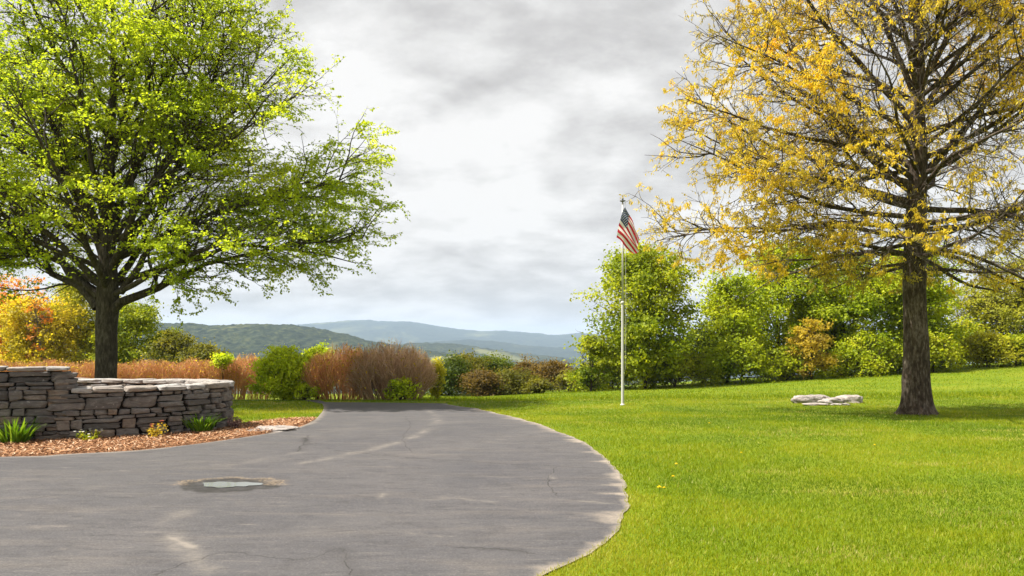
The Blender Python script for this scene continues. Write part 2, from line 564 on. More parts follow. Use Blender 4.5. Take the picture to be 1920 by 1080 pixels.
a5 = t.noise(t.mapping(p, loc=(3, 9, 0), sc=(0.6, 1.6, 1)), 3.4, 9.0, 0.78, 0.5)
c = t.mix(t.ramp(a5, [(0.655, 0.0), (0.70, 0.75)]), c, (0.20, 0.178, 0.155))
c = t.mix(t.ramp(t.noise(p, 2.6, 7.0, 0.7), [(0.36, 0.35), (0.50, 0.0)]), c, (0.046, 0.043, 0.045))
c = t.mix(t.ramp(a2, [(0.32, 0.75), (0.47, 0.0)]), c, (0.022, 0.021, 0.021))
c = t.mix(t.ramp(a2, [(0.54, 0.0), (0.68, 0.6)]), c, (0.22, 0.20, 0.185))
sn = t.noise(t.mapping(p, sc=(0.7, 1.8, 1)), 16.0, 6.0, 0.75)
pm = t.math('SUBTRACT', t.math('ADD', t.attr('pale'), t.math('MULTIPLY', sn, 1.5)), 0.72)
chipn = t.noise(t.mapping(p, sc=(0.55, 1.3, 1)), 9.0, 8.0, 0.85, 0.2)
c = t.mix(t.ramp(chipn, [(0.655, 0.0), (0.675, 0.85)]), c, (0.25, 0.225, 0.20))
c = t.mix(t.ramp(chipn, [(0.325, 0.8), (0.35, 0.0)]), c, (0.030, 0.028, 0.028))
c = t.mix(t.math('MULTIPLY', t.math('MULTIPLY', pm, 1.6, clamp=True), t.math('MULTIPLY', t.attr('pale'), 1.5, clamp=True)), c, (0.19, 0.168, 0.145))
c = t.mix(t.math('MULTIPLY', t.attr('dark'), 0.9, clamp=True), c, (0.024, 0.022, 0.020))
gr = t.noise(p, 42.0, 3.0, 0.7)
c = t.mix(t.math('MULTIPLY', t.attr('crumb'), t.ramp(gr, [(0.42, 0.0), (0.56, 0.9)])), c, (0.22, 0.165, 0.11))
c = t.mix(t.math('MULTIPLY', t.attr('edge'), t.ramp(gr, [(0.30, 0.35), (0.55, 1.0)]), clamp=True), c, (0.31, 0.26, 0.205))
principled(t, out, c, 0.82, 0.25, t.bump(a2, 0.5, 0.006))
drive = mesh_obj('driveway', dV, [dF], m_asph, attrs={'pale': pale, 'dark': dark, 'edge': edge, 'crumb': crumb}, smooth=True)
drive['kind'] = 'structure'

# puddle
ang = np.linspace(0, 2 * math.pi, 64, endpoint=False)
pv = [(puddle_c[0], puddle_c[1], 0)]
for k in (0.5, 1.0):
    for a in ang:
        r = k * 0.92 * (1 + 0.16 * math.sin(2 * a + 1) + 0.14 * math.sin(3 * a + 0.5) + 0.07 * math.sin(7 * a) + 0.05 * math.sin(11 * a + 2))
        x = math.cos(a) * 0.32 * r; y = math.sin(a) * 0.21 * r - 0.10 * x
        pv.append((puddle_c[0] + x, puddle_c[1] + y, 0))
pv = np.array(pv); pv[:, 2] = float(terrain(puddle_c[0], puddle_c[1])) + 0.018
n = len(ang)
tri = [(0, 1 + i, 1 + (i + 1) % n) for i in range(n)]
qd = [(1 + i, 1 + n + i, 1 + n + (i + 1) % n, 1 + (i + 1) % n) for i in range(n)]
m_water, t, out = new_mat('rain_water')
b = principled(t, out, (0.13, 0.14, 0.125), 0.06, 0.75, t.bump(t.noise(t.pos(), 6.0, 2.0), 0.02, 0.01))
b.inputs['IOR'].default_value = 1.6
pud = mesh_obj('puddle', pv, [np.array(tri), np.array(qd)], m_water)
pud['kind'] = 'structure'

# ------------------------------------------------------------------- mulch
wallA = np.array([-11.6, 11.25]); 
mul_px_in = [(596, 786), (560, 786), (500, 791), (440, 798)]
mul = list(Ls[(np.arange(len(Ls)) >= 14)]) + [np.array((-30.0, 14.0)), np.array((-9.0, 16.0)), np.array((-5.6, 16.6))] + [ground_at(*p)[:2] for p in mul_px_in[::-1]]
mulch_poly = np.array(mul)
m_mulch, t, out = new_mat('bark_mulch')
p = t.pos()
n1 = t.noise(p, 30.0, 5.0, 0.75)
c = t.ramp(n1, [(0.34, (0.10, 0.04, 0.018)), (0.5, (0.27, 0.13, 0.065)), (0.66, (0.40, 0.23, 0.13))])
principled(t, out, c, 0.9, 0.1, t.bump(n1, 1.0, 0.03))
mV, mF = triangulated_sheet(mulch_poly, [(-12, -4, 10.5, 19, 0.25)], zoff=0.008, zf=lambda x, y: 0.018 * np.clip(dist_poly(Ls, x, y) / 0.3, 0, 1))
mulch = mesh_obj('mulch_bed', mV, [mF], m_mulch, smooth=True)
mulch['kind'] = 'structure'

rng = np.random.default_rng(11)
def chips(n):
    P = np.column_stack([rng.uniform(-9.5, -4.2, n), rng.uniform(11.0, 19.0, n)])
    ok = inside(mulch_poly, P[:, 0], P[:, 1]) & (dist_poly(Ls, P[:, 0], P[:, 1]) < 2.4)
    P = P[ok]; n = len(P)
    a = rng.uniform(0, math.pi, n); L = rng.uniform(0.03, 0.085, n); W = rng.uniform(0.008, 0.018, n)
    tilt = rng.uniform(-0.5, 0.5, n)
    d = np.column_stack([np.cos(a) * np.cos(tilt), np.sin(a) * np.cos(tilt), np.sin(tilt)]) * L[:, None] / 2
    s = np.column_stack([-np.sin(a), np.cos(a), rng.uniform(-0.5, 0.5, n)]) * W[:, None] / 2
    z = terrain(P[:, 0], P[:, 1]) + 0.03 + rng.uniform(0, 0.03, n)
    C = np.column_stack([P, z])
    V = np.stack([C - d - s, C + d - s, C + d + s, C - d + s], 1)
    return V.reshape(-1, 3), np.arange(4 * n).reshape(-1, 4), np.repeat(rng.random(n), 4)
cV, cF, cT = chips(42000)
m_chip, t, out = new_mat('bark_chips')
principled(t, out, t.ramp(t.attr('tint'), [(0.0, (0.12, 0.045, 0.02)), (0.4, (0.28, 0.135, 0.062)), (0.8, (0.42, 0.24, 0.13)), (1.0, (0.54, 0.40, 0.28))]), 0.85, 0.1)
ch = mesh_obj('bark_chips', cV, [cF], m_chip, attrs={'tint': cT})
ch['kind'] = 'stuff'
ch['label'] = 'shredded orange brown bark mulch along the stone wall'

# ------------------------------------------------------------------- grass
wall_path = np.array([(-13.0, 10.9), (-8.85, 12.75), (-7.5, 13.35), (-6.55, 13.85), (-5.95, 14.35), (-5.62, 15.0), (-5.85, 15.75), (-6.8, 16.3), (-8.5, 16.7), (-11.0, 17.0)])

def blades(P, h, w, rng, lean=0.5, tint=None):
    n = len(P)
    a = rng.uniform(0, 2 * math.pi, n)
    s = np.column_stack([np.cos(a), np.sin(a), np.zeros(n)]) * (w / 2)[:, None]
    b = rng.uniform(0, 2 * math.pi, n)
    ln = rng.uniform(0, lean, n)
    tip = np.column_stack([np.cos(b) * ln, np.sin(b) * ln, np.ones(n)]) * h[:, None]
    V = np.stack([P - s, P + s, P + tip], 1).reshape(-1, 3)
    T = np.repeat(rng.random(n) if tint is None else tint, 3)
    return V, np.arange(3 * n).reshape(-1, 3), T

rng = np.random.default_rng(21)
N = 560000
yv = 4.6 * (30.0 / 4.6) ** (rng.random(N) ** 0.9)
xv = yv * rng.uniform(-0.66, 0.70, N)
ok = ~inside(drive_poly, xv, yv) & ~inside(mulch_poly, xv, yv) & ~((xv < -5.4) & (yv < 17)) 
ok |= (dist_poly(Rs, xv, yv) < 0.03)
xv, yv = xv[ok], yv[ok]
patch = fbm(xv * 0.9, yv * 0.9, 61, 4)
patch2 = fbm(xv * 0.28, yv * 0.28, 65, 3)
h = (0.018 + 0.022 * rng.random(len(xv))) * (0.5 + 1.0 * patch) * (1 + yv * 0.02)
w = 0.0042 * (1 + yv / 9.0) * rng.uniform(0.7, 1.4, len(xv))
tint = np.clip(0.40 + 1.5 * (patch2 - 0.5) + 1.1 * (patch - 0.5) + 0.3 * np.exp(-dist_poly(Rs, xv, yv) / 0.35) + 0.55 * (rng.random(len(xv)) - 0.5), 0, 0.86)
straw = rng.random(len(xv)) < 0.025 + 2.2 * np.clip(fbm(xv * 0.7, yv * 1.5, 90, 4) - 0.60, 0, 1)
tint[straw] = rng.uniform(0.88, 1.0, straw.sum())
V, Fc, T = blades(np.column_stack([xv, yv, terrain(xv, yv) - 0.004]), h, w, rng, 0.9, tint)
m_grass = leaf_mat('grass_blades', [(0.0, (0.090, 0.155, 0.004)), (0.35, (0.165, 0.238, 0.005)), (0.6, (0.235, 0.292, 0.006)), (0.84, (0.33, 0.345, 0.018)), (1.0, (0.46, 0.39, 0.16))], 0.42)
gr_o = mesh_obj('lawn_grass', V, [Fc], m_grass, attrs={'tint': T})
gr_o['kind'] = 'stuff'
gr_o['label'] = 'short bright green mown grass beside the driveway'

# rough uncut strips beyond the mown lawn
def rough_strip(n, f, hmin, hmax, wd):
    yv = rng.uniform(27, 50, n); xv = yv * rng.uniform(-0.12, 0.72, n)
    k = f(xv, yv)
    ok = rng.random(n) < k
    xv, yv = xv[ok], yv[ok]
    return blades(np.column_stack([xv, yv, terrain(xv, yv) - 0.01]), rng.uniform(hmin, hmax, len(xv)), np.full(len(xv), wd), rng, 0.8,
                  np.clip(rng.random(len(xv)) ** 1.3 * 0.75 + 0.1, 0, 1))
V1, F1, T1 = rough_strip(90000, lambda x, y: np.exp(-((y - 29.2 - 0.05 * x) / 1.3) ** 2) * (0.25 + 0.9 * fbm(x * .6, y * .6, 4, 3)), 0.06, 0.20, 0.028)
V2, F2, T2 = rough_strip(120000, lambda x, y: 0.5 * (fbm(x * .3, y * .3, 5, 3)) + (y > 45) * 0.5, 0.03, 0.09, 0.035)
rs = mesh_obj('meadow_grass', np.vstack([V1, V2]), [np.vstack([F1, F2 + len(V1)])], m_grass, attrs={'tint': np.concatenate([T1, T2])})
rs['kind'] = 'stuff'
rs['label'] = 'rougher uncut grass in a strip beyond the mown lawn'

# ------------------------------------------------------------ dry stone wall
m_stone, t, out = new_mat('fieldstone')
p = t.pos()
tn = t.attr('tint')
c = t.ramp(tn, [(0.0, (0.085, 0.078, 0.074)), (0.3, (0.145, 0.134, 0.126)), (0.55, (0.195, 0.178, 0.165)), (0.75, (0.215, 0.178, 0.148)), (0.88, (0.23, 0.175, 0.13)), (1.0, (0.40, 0.385, 0.37))])
n1 = t.noise(t.mapping(p, sc=(1, 1, 2.6)), 7.0, 8.0, 0.68, 0.4)
c = t.mix(t.ramp(n1, [(0.32, 0.75), (0.52, 0.0)]), c, (0.070, 0.060, 0.054))
c = t.mix(t.ramp(n1, [(0.55, 0.0), (0.74, 0.65)]), c, (0.36, 0.33, 0.305))
lich = t.noise(p, 16.0, 5.0, 0.7)
c = t.mix(t.ramp(lich, [(0.62, 0.0), (0.70, 0.6)]), c, (0.46, 0.43, 0.40))
nb = t.noise(t.mapping(p, sc=(1, 1, 3.0)), 22.0, 8.0, 0.7)
principled(t, out, c, 0.9, 0.2, t.bump(nb, 0.9, 0.025))
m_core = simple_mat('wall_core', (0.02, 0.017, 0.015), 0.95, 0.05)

def cube_sphere(k=4):
    """unit cube surface grid with k cells per side -> verts in [-1,1]^3, quads"""
    vs = {}; fs = []; L = np.linspace(-1, 1, k + 1)
    def vid(p):
        key = tuple(np.round(p, 4))
        if key not in vs:
            vs[key] = len(vs)
        return vs[key]
    for ax in range(3):
        for sgn in (-1, 1):
            for i in range(k):
                for j in range(k):
                    q = []
                    for (di, dj) in ((0, 0), (1, 0), (1, 1), (0, 1)):
                        p = [0, 0, 0]
                        p[ax] = sgn; p[(ax + 1) % 3] = L[i + di]; p[(ax + 2) % 3] = L[j + dj]
                        q.append(vid(p))
                    fs.append(q if sgn > 0 else q[::-1])
    V = np.array(list(vs.keys()))
    return V, np.array(fs)
CV, CF = cube_sphere(7)

def stone(center, half, rot, rng, round_=7.0, rough=0.10):
    P = CV.copy()
    nrm = (np.abs(P) ** round_).sum(1) ** (1 / round_)
    P = P / nrm[:, None]
    # skewed, uneven block
    P[:, 0] += P[:, 2] * rng.uniform(-0.12, 0.12)
    P[:, 2] *= 1 + P[:, 0] * rng.uniform(-0.22, 0.22)
    P[:, 2] += P[:, 0] * rng.uniform(-0.10, 0.10)
    s = rng.integers(1, 10000)
    d = vnoise3(P * 1.0 + s * 0.37, 1.6, int(s)) - 0.5
    d2 = vnoise3(P + s * 0.11, 4.0, int(s) + 3) - 0.5
    d3 = vnoise3(P + s * 0.07, 9.0, int(s) + 5) - 0.5
    P = P * (1 + rough * (d * 1.5 + d2 * 0.8 + d3 * 0.5))[:, None]
    P = P * np.asarray(half)
    cz, sz = math.cos(rot), math.sin(rot)
    R = np.array([[cz, -sz, 0], [sz, cz, 0], [0, 0, 1]])
    return P @ R.T + np.asarray(center)

def build_wall():
    rng = np.random.default_rng(77)
    root = thing('stone_wall', 'grey brown dry stone wall in rough courses, higher at its left end, beside the driveway', 'wall', (-6.0, 14.2, 0))
    path = smooth_line(wall_path, 8)
    seg = np.hypot(*np.diff(path, axis=0).T); S = np.concatenate([[0], np.cumsum(seg)])
    def P(s):
        return np.array([np.interp(s, S, path[:, 0]), np.interp(s, S, path[:, 1])])
    def Tn(s):
        d = P(s + 0.05) - P(s - 0.05); return d / np.hypot(*d)
    total = S[-1]
    # where along the path the top steps down
    s_step = S[np.argmin(np.hypot(path[:, 0] - at(118, 12.95), path[:, 1] - 12.95))]
    TH = 0.46
    Vs, Fs, Ts = [], [], []
    Vc, Fcp, Tc = [], [], []
    base = 0
    def add(lst, V, tint):
        off = sum(len(v) for v in lst[0])
        lst[0].append(V); lst[1].append(CF + off); lst[2].append(np.full(len(V), tint))
    body = (Vs, Fs, Ts); cap = (Vc, Fcp, Tc)
    def top_at(s):
        return 1.24 if s < s_step else 0.86
    # courses of stones on the visible faces: the outer face all along, the inner face of the back stretch
    capping = 0.085
    def faces(s0, s1, side, ztop):
        z = -0.06
        while z < ztop - capping - 0.02:
            hgt = min(rng.choice([0.06, 0.08, 0.10, 0.13, 0.17, 0.21], p=[.12, .16, .20, .20, .20, .12]), ztop - capping - z)
            if ztop - capping - z - hgt < 0.045:
                hgt = ztop - capping - z
            s = s0 - rng.uniform(0, 0.25)
            while s < s1 - 0.03:
                ln = rng.uniform(0.13, 0.50) * (0.6 + hgt * 3.6)
                ln = min(ln, s1 - s + 0.04)
                sub = [(z, hgt)]
                if hgt > 0.12 and rng.random() < 0.45:
                    k = rng.uniform(0.35, 0.65)
                    sub = [(z, hgt * k), (z + hgt * k, hgt * (1 - k))]
                for (zz0, hh) in sub:
                    sc = s + ln / 2
                    tg = Tn(sc); nm = np.array([tg[1], -tg[0]]) * side
                    dep = rng.uniform(0.10, 0.15)
                    c2 = P(sc) + nm * (TH / 2 - dep + rng.uniform(-0.035, 0.04)) 
                    gap = 0.006
                    V = stone((c2[0], c2[1], zz0 + hh / 2 + rng.uniform(-0.006, 0.006)), (ln / 2 - gap, dep, hh / 2 - gap * 0.6), math.atan2(tg[1], tg[0]) + rng.uniform(-0.09, 0.09), rng,
                              rng.uniform(7, 18), rng.uniform(0.09, 0.17))
                    r = rng.random()
                    add(body, V, np.clip(rng.normal(0.36, 0.17), 0, 0.62) if r < 0.8 else rng.uniform(0.66, 0.9))
                s += ln
            z += hgt
    faces(0.0, s_step + 0.05, 1, 1.24)
    faces(s_step, total, 1, 0.86)
    s_back = S[np.argmin(np.hypot(path[:, 0] + 6.0, path[:, 1] - 16.15))]
    faces(s_back, total, -1, 0.86)
    # step end of the higher stretch
    for k in range(3):
        tg = Tn(s_step); c2 = P(s_step + 0.02)
        for q in (-0.12, 0.12):
            nm = np.array([tg[1], -tg[0]])
            cc = c2 + nm * q
            add(body, stone((cc[0], cc[1], 0.86 + 0.095 * k + 0.03), (0.16, 0.115, 0.045), math.atan2(tg[1], tg[0]), rng), rng.uniform(0.2, 0.5))
    # flat capping slabs, coloured paler than the face to carry the sunlit top
    def caps(s0, s1, ztop, lo, hi):
        s = s0
        while s < s1 - 0.05:
            ln = min(rng.uniform(lo, hi), s1 - s)
            if s1 - s - ln < 0.2: ln = s1 - s
            sc = s + ln / 2; tg = Tn(sc); nm = np.array([tg[1], -tg[0]])
            parts = [0.0] if rng.random() < 0.55 else [-0.5, 0.5]
            for q in parts:
                wd = (TH / 2 + 0.03) / len(parts)
                cc = P(sc) + nm * (q * (TH / 2 + 0.03)) + nm * rng.uniform(-0.02, 0.03)
                hh = capping * rng.uniform(0.75, 1.2)
                add(cap, stone((cc[0], cc[1], ztop - capping + hh / 2 + 0.004), (ln / 2 - 0.005, wd - 0.004, hh / 2), math.atan2(tg[1], tg[0]) + rng.uniform(-0.04, 0.04), rng, rng.uniform(6, 11), 0.07),
                    rng.uniform(0.92, 1.0))
            s += ln
    caps(0.0, s_step + 0.08, 1.245, 0.35, 0.75)
    caps(s_step + 0.1, total, 0.865, 0.3, 0.65)
    mesh_obj('stonework', np.vstack(Vs), [np.vstack(Fs)], m_stone, root, {'tint': np.concatenate(Ts)}, loc=(6.0, -14.2, 0))
    mesh_obj('capstones', np.vstack(Vc), [np.vstack(Fcp)], m_stone, root, {'tint': np.concatenate(Tc)}, loc=(6.0, -14.2, 0))
    # near-black core box; its colour stands in for shade in the gaps
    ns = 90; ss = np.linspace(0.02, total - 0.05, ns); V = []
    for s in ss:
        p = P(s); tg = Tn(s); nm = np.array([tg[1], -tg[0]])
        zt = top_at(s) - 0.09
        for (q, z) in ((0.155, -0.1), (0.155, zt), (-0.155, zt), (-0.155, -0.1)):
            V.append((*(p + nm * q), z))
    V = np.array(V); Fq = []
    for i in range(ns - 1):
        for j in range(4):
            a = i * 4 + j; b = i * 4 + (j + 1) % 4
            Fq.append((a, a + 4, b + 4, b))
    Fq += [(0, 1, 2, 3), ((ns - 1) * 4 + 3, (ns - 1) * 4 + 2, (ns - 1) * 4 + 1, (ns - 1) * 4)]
    mesh_obj('dark_core', V, [np.array(Fq)], m_core, root, loc=(6.0, -14.2, 0))
build_wall()

# -------------------------------------------------------------- tree toolkit
UP = np.array([0.0, 0.0, 1.0])

def tubes(pts, rad, k, rng):
    """pts (B,n,3), rad (B,n) -> verts, quads"""
    B, n, _ = pts.shape
    if B == 0:
        return np.zeros((0, 3)), np.zeros((0, 4), int)
    tg = np.gradient(pts, axis=1); tg = unit(tg)
    ref = unit(rng.normal(size=(B, 1, 3)))
    mean = unit(tg.mean(1, keepdims=True))
    ref = unit(np.cross(mean, ref))
    u = unit(np.cross(tg, ref)); v = np.cross(tg, u)
    a = np.arange(k) / k * 2 * math.pi
    V = pts[:, :, None, :] + rad[:, :, None, None] * (np.cos(a)[None, None, :, None] * u[:, :, None, :] + np.sin(a)[None, None, :, None] * v[:, :, None, :])
    i = (np.arange(B)[:, None, None] * n + np.arange(n - 1)[None, :, None]) * k
    j = np.arange(k)[None, None, :]
    j2 = (j + 1) % k
    Fq = np.stack([i + j, i + j2, i + k + j2, i + k + j], -1).reshape(-1, 4)
    return V.reshape(-1, 3), Fq

def grow(P, D, L, n, rng, wander=0.25, trop=None):
    """integrate B branches of length L from P along D -> (B,n+1,3)"""
    B = len(P)
    pts = np.zeros((B, n + 1, 3)); pts[:, 0] = P
    d = unit(D.copy())
    step = (L / n)[:, None]
    for i in range(n):
        d = d + rng.normal(size=(B, 3)) * wander
        if trop is not None:
            d = d + trop
        d = unit(d)
        pts[:, i + 1] = pts[:, i] + d * step
    return pts

def spawn(pts, count, rng, t0, t1, a0, a1, flat=1.0, power=1.0):
    """children start points / directions; count (B,) per parent. flat<1 squeezes the vertical spread"""
    B, n, _ = pts.shape
    idx = np.repeat(np.arange(B), count)
    m = len(idx)
    tt = t0 + (t1 - t0) * rng.random(m) ** power
    f = tt * (n - 1); i = np.minimum(f.astype(int), n - 2); fr = (f - i)[:, None]
    p = pts[idx, i] * (1 - fr) + pts[idx, i + 1] * fr
    tg = unit(pts[idx, i + 1] - pts[idx, i])
    r = rng.normal(size=(m, 3)); r[:, 2] *= flat
    perp = unit(r - (r * tg).sum(1, keepdims=True) * tg)
    a = rng.uniform(a0, a1, m)[:, None]
    d = np.cos(a) * tg + np.sin(a) * perp
    return idx, p, unit(d), tt

def fit(P, D, L, env):
    """shorten branches so that their tips stay inside the crown"""
    L = L.copy()
    ok = np.zeros(len(P), bool); best = np.zeros(len(P))
    for k in np.linspace(1.0, 0.08, 14):
        e = env(P + D * (L * k)[:, None])
        new = e & ~ok
        best[new] = k; ok |= e
    return L * best, ok

def leaves_mesh(P, axis, nrm, L, W, fold=0.25):
    """folded pointed leaves: six points, four faces folded along the midrib"""
    axis = unit(axis); nrm = unit(nrm - (nrm * axis).sum(1, keepdims=True) * axis)
    s = np.cross(axis, nrm)
    L = L[:, None]; W = W[:, None]
    b = P; tip = P + axis * L - nrm * L * 0.12
    m = P + axis * L * 0.45
    l = m + s * W * 0.5 + nrm * W * fold
    r = m - s * W * 0.5 + nrm * W * fold
    V = np.stack([b, r, tip, l], 1).reshape(-1, 3)
    n = len(P)
    i = np.arange(n)[:, None] * 4
    Ft = np.concatenate([i + np.array([[0, 1, 2]]), i + np.array([[0, 2, 3]])], 0)
    return V, Ft

def leaf_points(pts, per, rng, t0=0.25, t1=1.0):
    idx = np.repeat(np.arange(len(pts)), per)
    n = pts.shape[1]
    tt = rng.uniform(t0, t1, len(idx))
    f = tt * (n - 1); i = np.minimum(f.astype(int), n - 2); fr = (f - i)[:, None]
    p = pts[idx, i] * (1 - fr) + pts[idx, i + 1] * fr
    tg = unit(pts[idx, i + 1] - pts[idx, i])
    return idx, p, tg

def taper(r0, r1, n):
    r0 = np.asarray(r0)[:, None]; r1 = np.asarray(r1)[:, None]
    t = np.linspace(0, 1, n)[None]
    return r0 * (1 - t) + r1 * t

def trunk_tube(pts, rad, k, seed, flare=0.0, ridge=0.05):
    """one trunk with bark ridges and root flare"""
    pts = np.asarray(pts); n = len(pts)
    V, Fq = tubes(pts[None], np.asarray(rad)[None], k, np.random.default_rng(seed))
    V = V.reshape(n, k, 3)
    c = pts[:, None]
    a = np.arange(k) / k * 2 * math.pi
    hh = pts[:, 2] - pts[0, 2]
    f = 1 + ridge * (2 * fbm(a[None] * 2.2 + 0 * hh[:, None], hh[:, None] * 1.1 + 0 * a[None], seed, 3) - 1)
    f = f + flare * np.exp(-hh / 0.22)[:, None] * (0.6 + 0.7 * np.sin(a * 5 + seed)[None] ** 2)
    V = c + (V - c) * f[..., None]
    return V.reshape(-1, 3), Fq

class Wood:
    def __init__(self):
        self.V = []; self.F = []; self.n = 0
    def add(self, VF):
        V, Fq = VF
        if len(V):
            self.V.append(V); self.F.append(Fq + self.n); self.n += len(V)
    def build(self, name, mat, parent, base):
        return mesh_obj(name, np.vstack(self.V) - base, [np.vstack(self.F)], mat, parent, smooth=True)

m_bark = bark_mat('linden_bark', (0.020, 0.016, 0.013), (0.055, 0.045, 0.036), (0.125, 0.108, 0.088), 0.3, 15)
m_oakbark = bark_mat('oak_bark', (0.020, 0.014, 0.010), (0.064, 0.047, 0.035), (0.20, 0.165, 0.135), 0.30, 17)
m_twig = bark_mat('twig_bark', (0.030, 0.023, 0.017), (0.060, 0.046, 0.034), (0.10, 0.08, 0.06), 1.0, 6)
m_graytwig = bark_mat('grey_twig_bark', (0.06, 0.05, 0.044), (0.13, 0.11, 0.095), (0.22, 0.19, 0.165), 1.0, 6)

# ---------------------------------------------------- the big leafy tree, left
def left_tree():
    rng = np.random.default_rng(101)
    Yt = 25.0
    bx = at(198, Yt); bz = float(terrain(bx, Yt)) - 0.05
    base = np.array([bx, Yt, bz])
    root = thing('linden_tree', 'tall spreading tree with fresh light green leaves behind the stone wall', 'tree', base)
    sc = Yt / F
    zs = np.array([zat(y, Yt) for y in (572, 545, 520, 490, 430, 340, 240, 190, 100, 0, -120, -220, -280)])
    rr = np.array([150, 290, 365, 450, 530, 555, 525, 415, 390, 355, 260, 150, 0]) * sc
    def env(p):
        q = p - base[None]
        z = p[:, 2]
        az = np.arctan2(q[:, 1], q[:, 0])
        r = np.interp(z, zs, rr, left=-1, right=-1) * (1 + 0.06 * np.sin(3 * az + z * 0.9) + 0.05 * np.sin(7 * az - z * 1.7) - 0.02)
        return np.hypot(q[:, 0], q[:, 1] / 0.62) < r
    W = Wood(); TW = Wood()
    # trunk and leader
    tz = np.array([0, 0.3, 0.8, 1.6, 2.4, 3.2, 4.2, 5.5, 7.0, 8.6, 10.2, 12.0, 13.8])
    tx = np.array([0, 0, 0.0, 0.01, 0.0, 0.02, 0.06, 0.02, 0.10, 0.08, 0.20, 0.12, 0.25])
    ty = np.array([0, 0, 0.02, 0.04, 0.05, 0.1, 0.0, 0.1, 0.0, 0.15, 0.1, 0.2, 0.1])
    tp = np.column_stack([tx, ty, tz]) + base
    tr = np.array([0.345, 0.33, 0.32, 0.315, 0.315, 0.34, 0.29, 0.21, 0.175, 0.14, 0.10, 0.06, 0.02])
    tp_f = smooth_line(tp, 4)
    tr_f = np.interp(tp_f[:, 2], tp[:, 2], tr)
    W.add(trunk_tube(tp_f, tr_f, 20, 4, 0.35, 0.06))
    # limbs: (start height, azimuth deg (0 = right, 90 = away), first elevation, radius, length)
    limbs = [(3.6, 60, 50, .13, 9), (3.9, 120, 52, .13, 9),
             (3.5, 285, 42, .12, 8.5), (3.7, 235, 42, .12, 8.6), (4.1, 20, 60, .15, 10), (4.3, 158, 66, .15, 10), (4.0, 325, 38, .12, 8.8),
             (4.6, 90, 40, .11, 8), (4.9, 345, 52, .12, 9.5), (5.2, 205, 55, .12, 9), (5.4, 265, 55, .11, 8), (5.8, 35, 52, .11, 8.5),
             (6.3, 140, 55, .10, 8), (6.9, 310, 55, .10, 8), (7.4, 75, 55, .09, 7), (8.0, 10, 58, .085, 7), (8.4, 185, 58, .085, 7),
             (9.0, 240, 60, .07, 6), (9.6, 50, 60, .07, 5.5), (10.2, 340, 60, .06, 5), (10.8, 150, 60, .05, 4.5), (4.4, 0, 34, .10, 9.2), (5.0, 180, 30, .10, 9),
             (3.4, 338, 24, .10, 9.0), (3.7, 24, 26, .10, 9.0), (3.4, 160, 24, .10, 9.4), (4.2, 205, 22, .085, 9.2), (5.0, 352, 30, .085, 9.2), (5.9, 14, 34, .08, 9), (6.4, 338, 40, .08, 8.8),
             (3.6, 184, 30, .09, 9), (5.6, 172, 30, .09, 9), (6.2, 190, 38, .08, 8.6), (7.0, 12, 44, .07, 8), (7.8, 350, 48, .07, 7.6)]
    P, D, L, R = [], [], [], []
    for (h, azd, el, r, ln) in limbs:
        a = math.radians(azd); e = math.radians(el)
        x = np.interp(h, tz, tx); y = np.interp(h, tz, ty)
        P.append((x, y, h)); D.append((math.cos(a) * math.cos(e), math.sin(a) * math.cos(e), math.sin(e))); L.append(ln); R.append(r)
    P = np.array(P) + base; D = np.array(D); L = np.array(L); R = np.array(R)
    # bend: limbs leave steeply and level out a little
    L, ok = fit(P, D, L, env); P, D, L, R = P[ok], D[ok], L[ok], R[ok]
    main = [([(212, 580), (250, 558), (300, 535), (350, 512), (420, 484), (520, 458), (600, 450), (680, 443)], 0.8, .15),
            ([(182, 577), (150, 545), (100, 510), (40, 464), (-40, 430), (-150, 405), (-260, 395)], 0.6, .14),
            ([(185, 556), (130, 500), (85, 450), (0, 395), (-90, 350), (-190, 318)], -1.2, .125),
            ([(226, 548), (262, 505), (300, 470), (380, 425), (480, 392), (590, 372), (690, 345)], -1.6, .115)]
    l0 = []
    for (pp, dep, r) in main:
        q = np.array([(at(a_, Yt), 0.0, zat(b_, Yt)) for a_, b_ in pp]); q[:, 1] = Yt + dep * np.linspace(0, 1, len(q)) ** 1.3
        q = smooth_line(q, 6); tq = np.linspace(0, len(q) - 1, 13); iq = np.arange(len(q))
        q = np.column_stack([np.interp(tq, iq, q[:, k_]) for k_ in range(3)])
        q[1:] += rng.normal(size=(12, 3)) * 0.05
        l0.append(q)
    l0 = np.array(l0); r0_ = np.array([m_[2] for m_ in main])
    tl = np.linspace(0, 1, 13)[None]
    W.add(tubes(l0, r0_[:, None] * (1 - tl) ** 1.25 + 0.008, 9, rng))
    low = np.zeros((len(P), 3)); low[:, 2] = np.where(D[:, 2] < 0.56, -0.012, 0.010)
    l1 = grow(P, D, L, 12, rng, 0.085, low)
    W.add(tubes(l1, taper(R, np.full(len(R), 0.009), 13), 9, rng))
    l1 = np.vstack([l0, l1]); L = np.concatenate([np.full(len(l0), 9.6), L])
    # second order
    cnt = np.maximum(6, (L * 2.9).astype(int)); cnt[:len(l0)] = 40
    idx, p, d, tt = spawn(l1, cnt, rng, 0.2, 1.0, 0.45, 1.05, 0.75, 0.9)
    L2 = (1.0 + 3.3 * (1 - 0.72 * tt)) * rng.uniform(0.55, 1.1, len(p)) * (L[idx] / 9.5) ** 0.5
    L2, ok = fit(p, d, L2, env); ok &= L2 > 0.3
    p, d, L2, tt2, idx = p[ok], d[ok], L2[ok], tt[ok], idx[ok]
    l2 = grow(p, d, L2, 7, rng, 0.12, np.array([0, 0, 0.012]))
    W.add(tubes(l2, taper(0.010 + 0.009 * L2, np.full(len(L2), 0.005), 8), 5, rng))
    # leader also carries second-order shoots
    lead = tp_f[None, 22:]
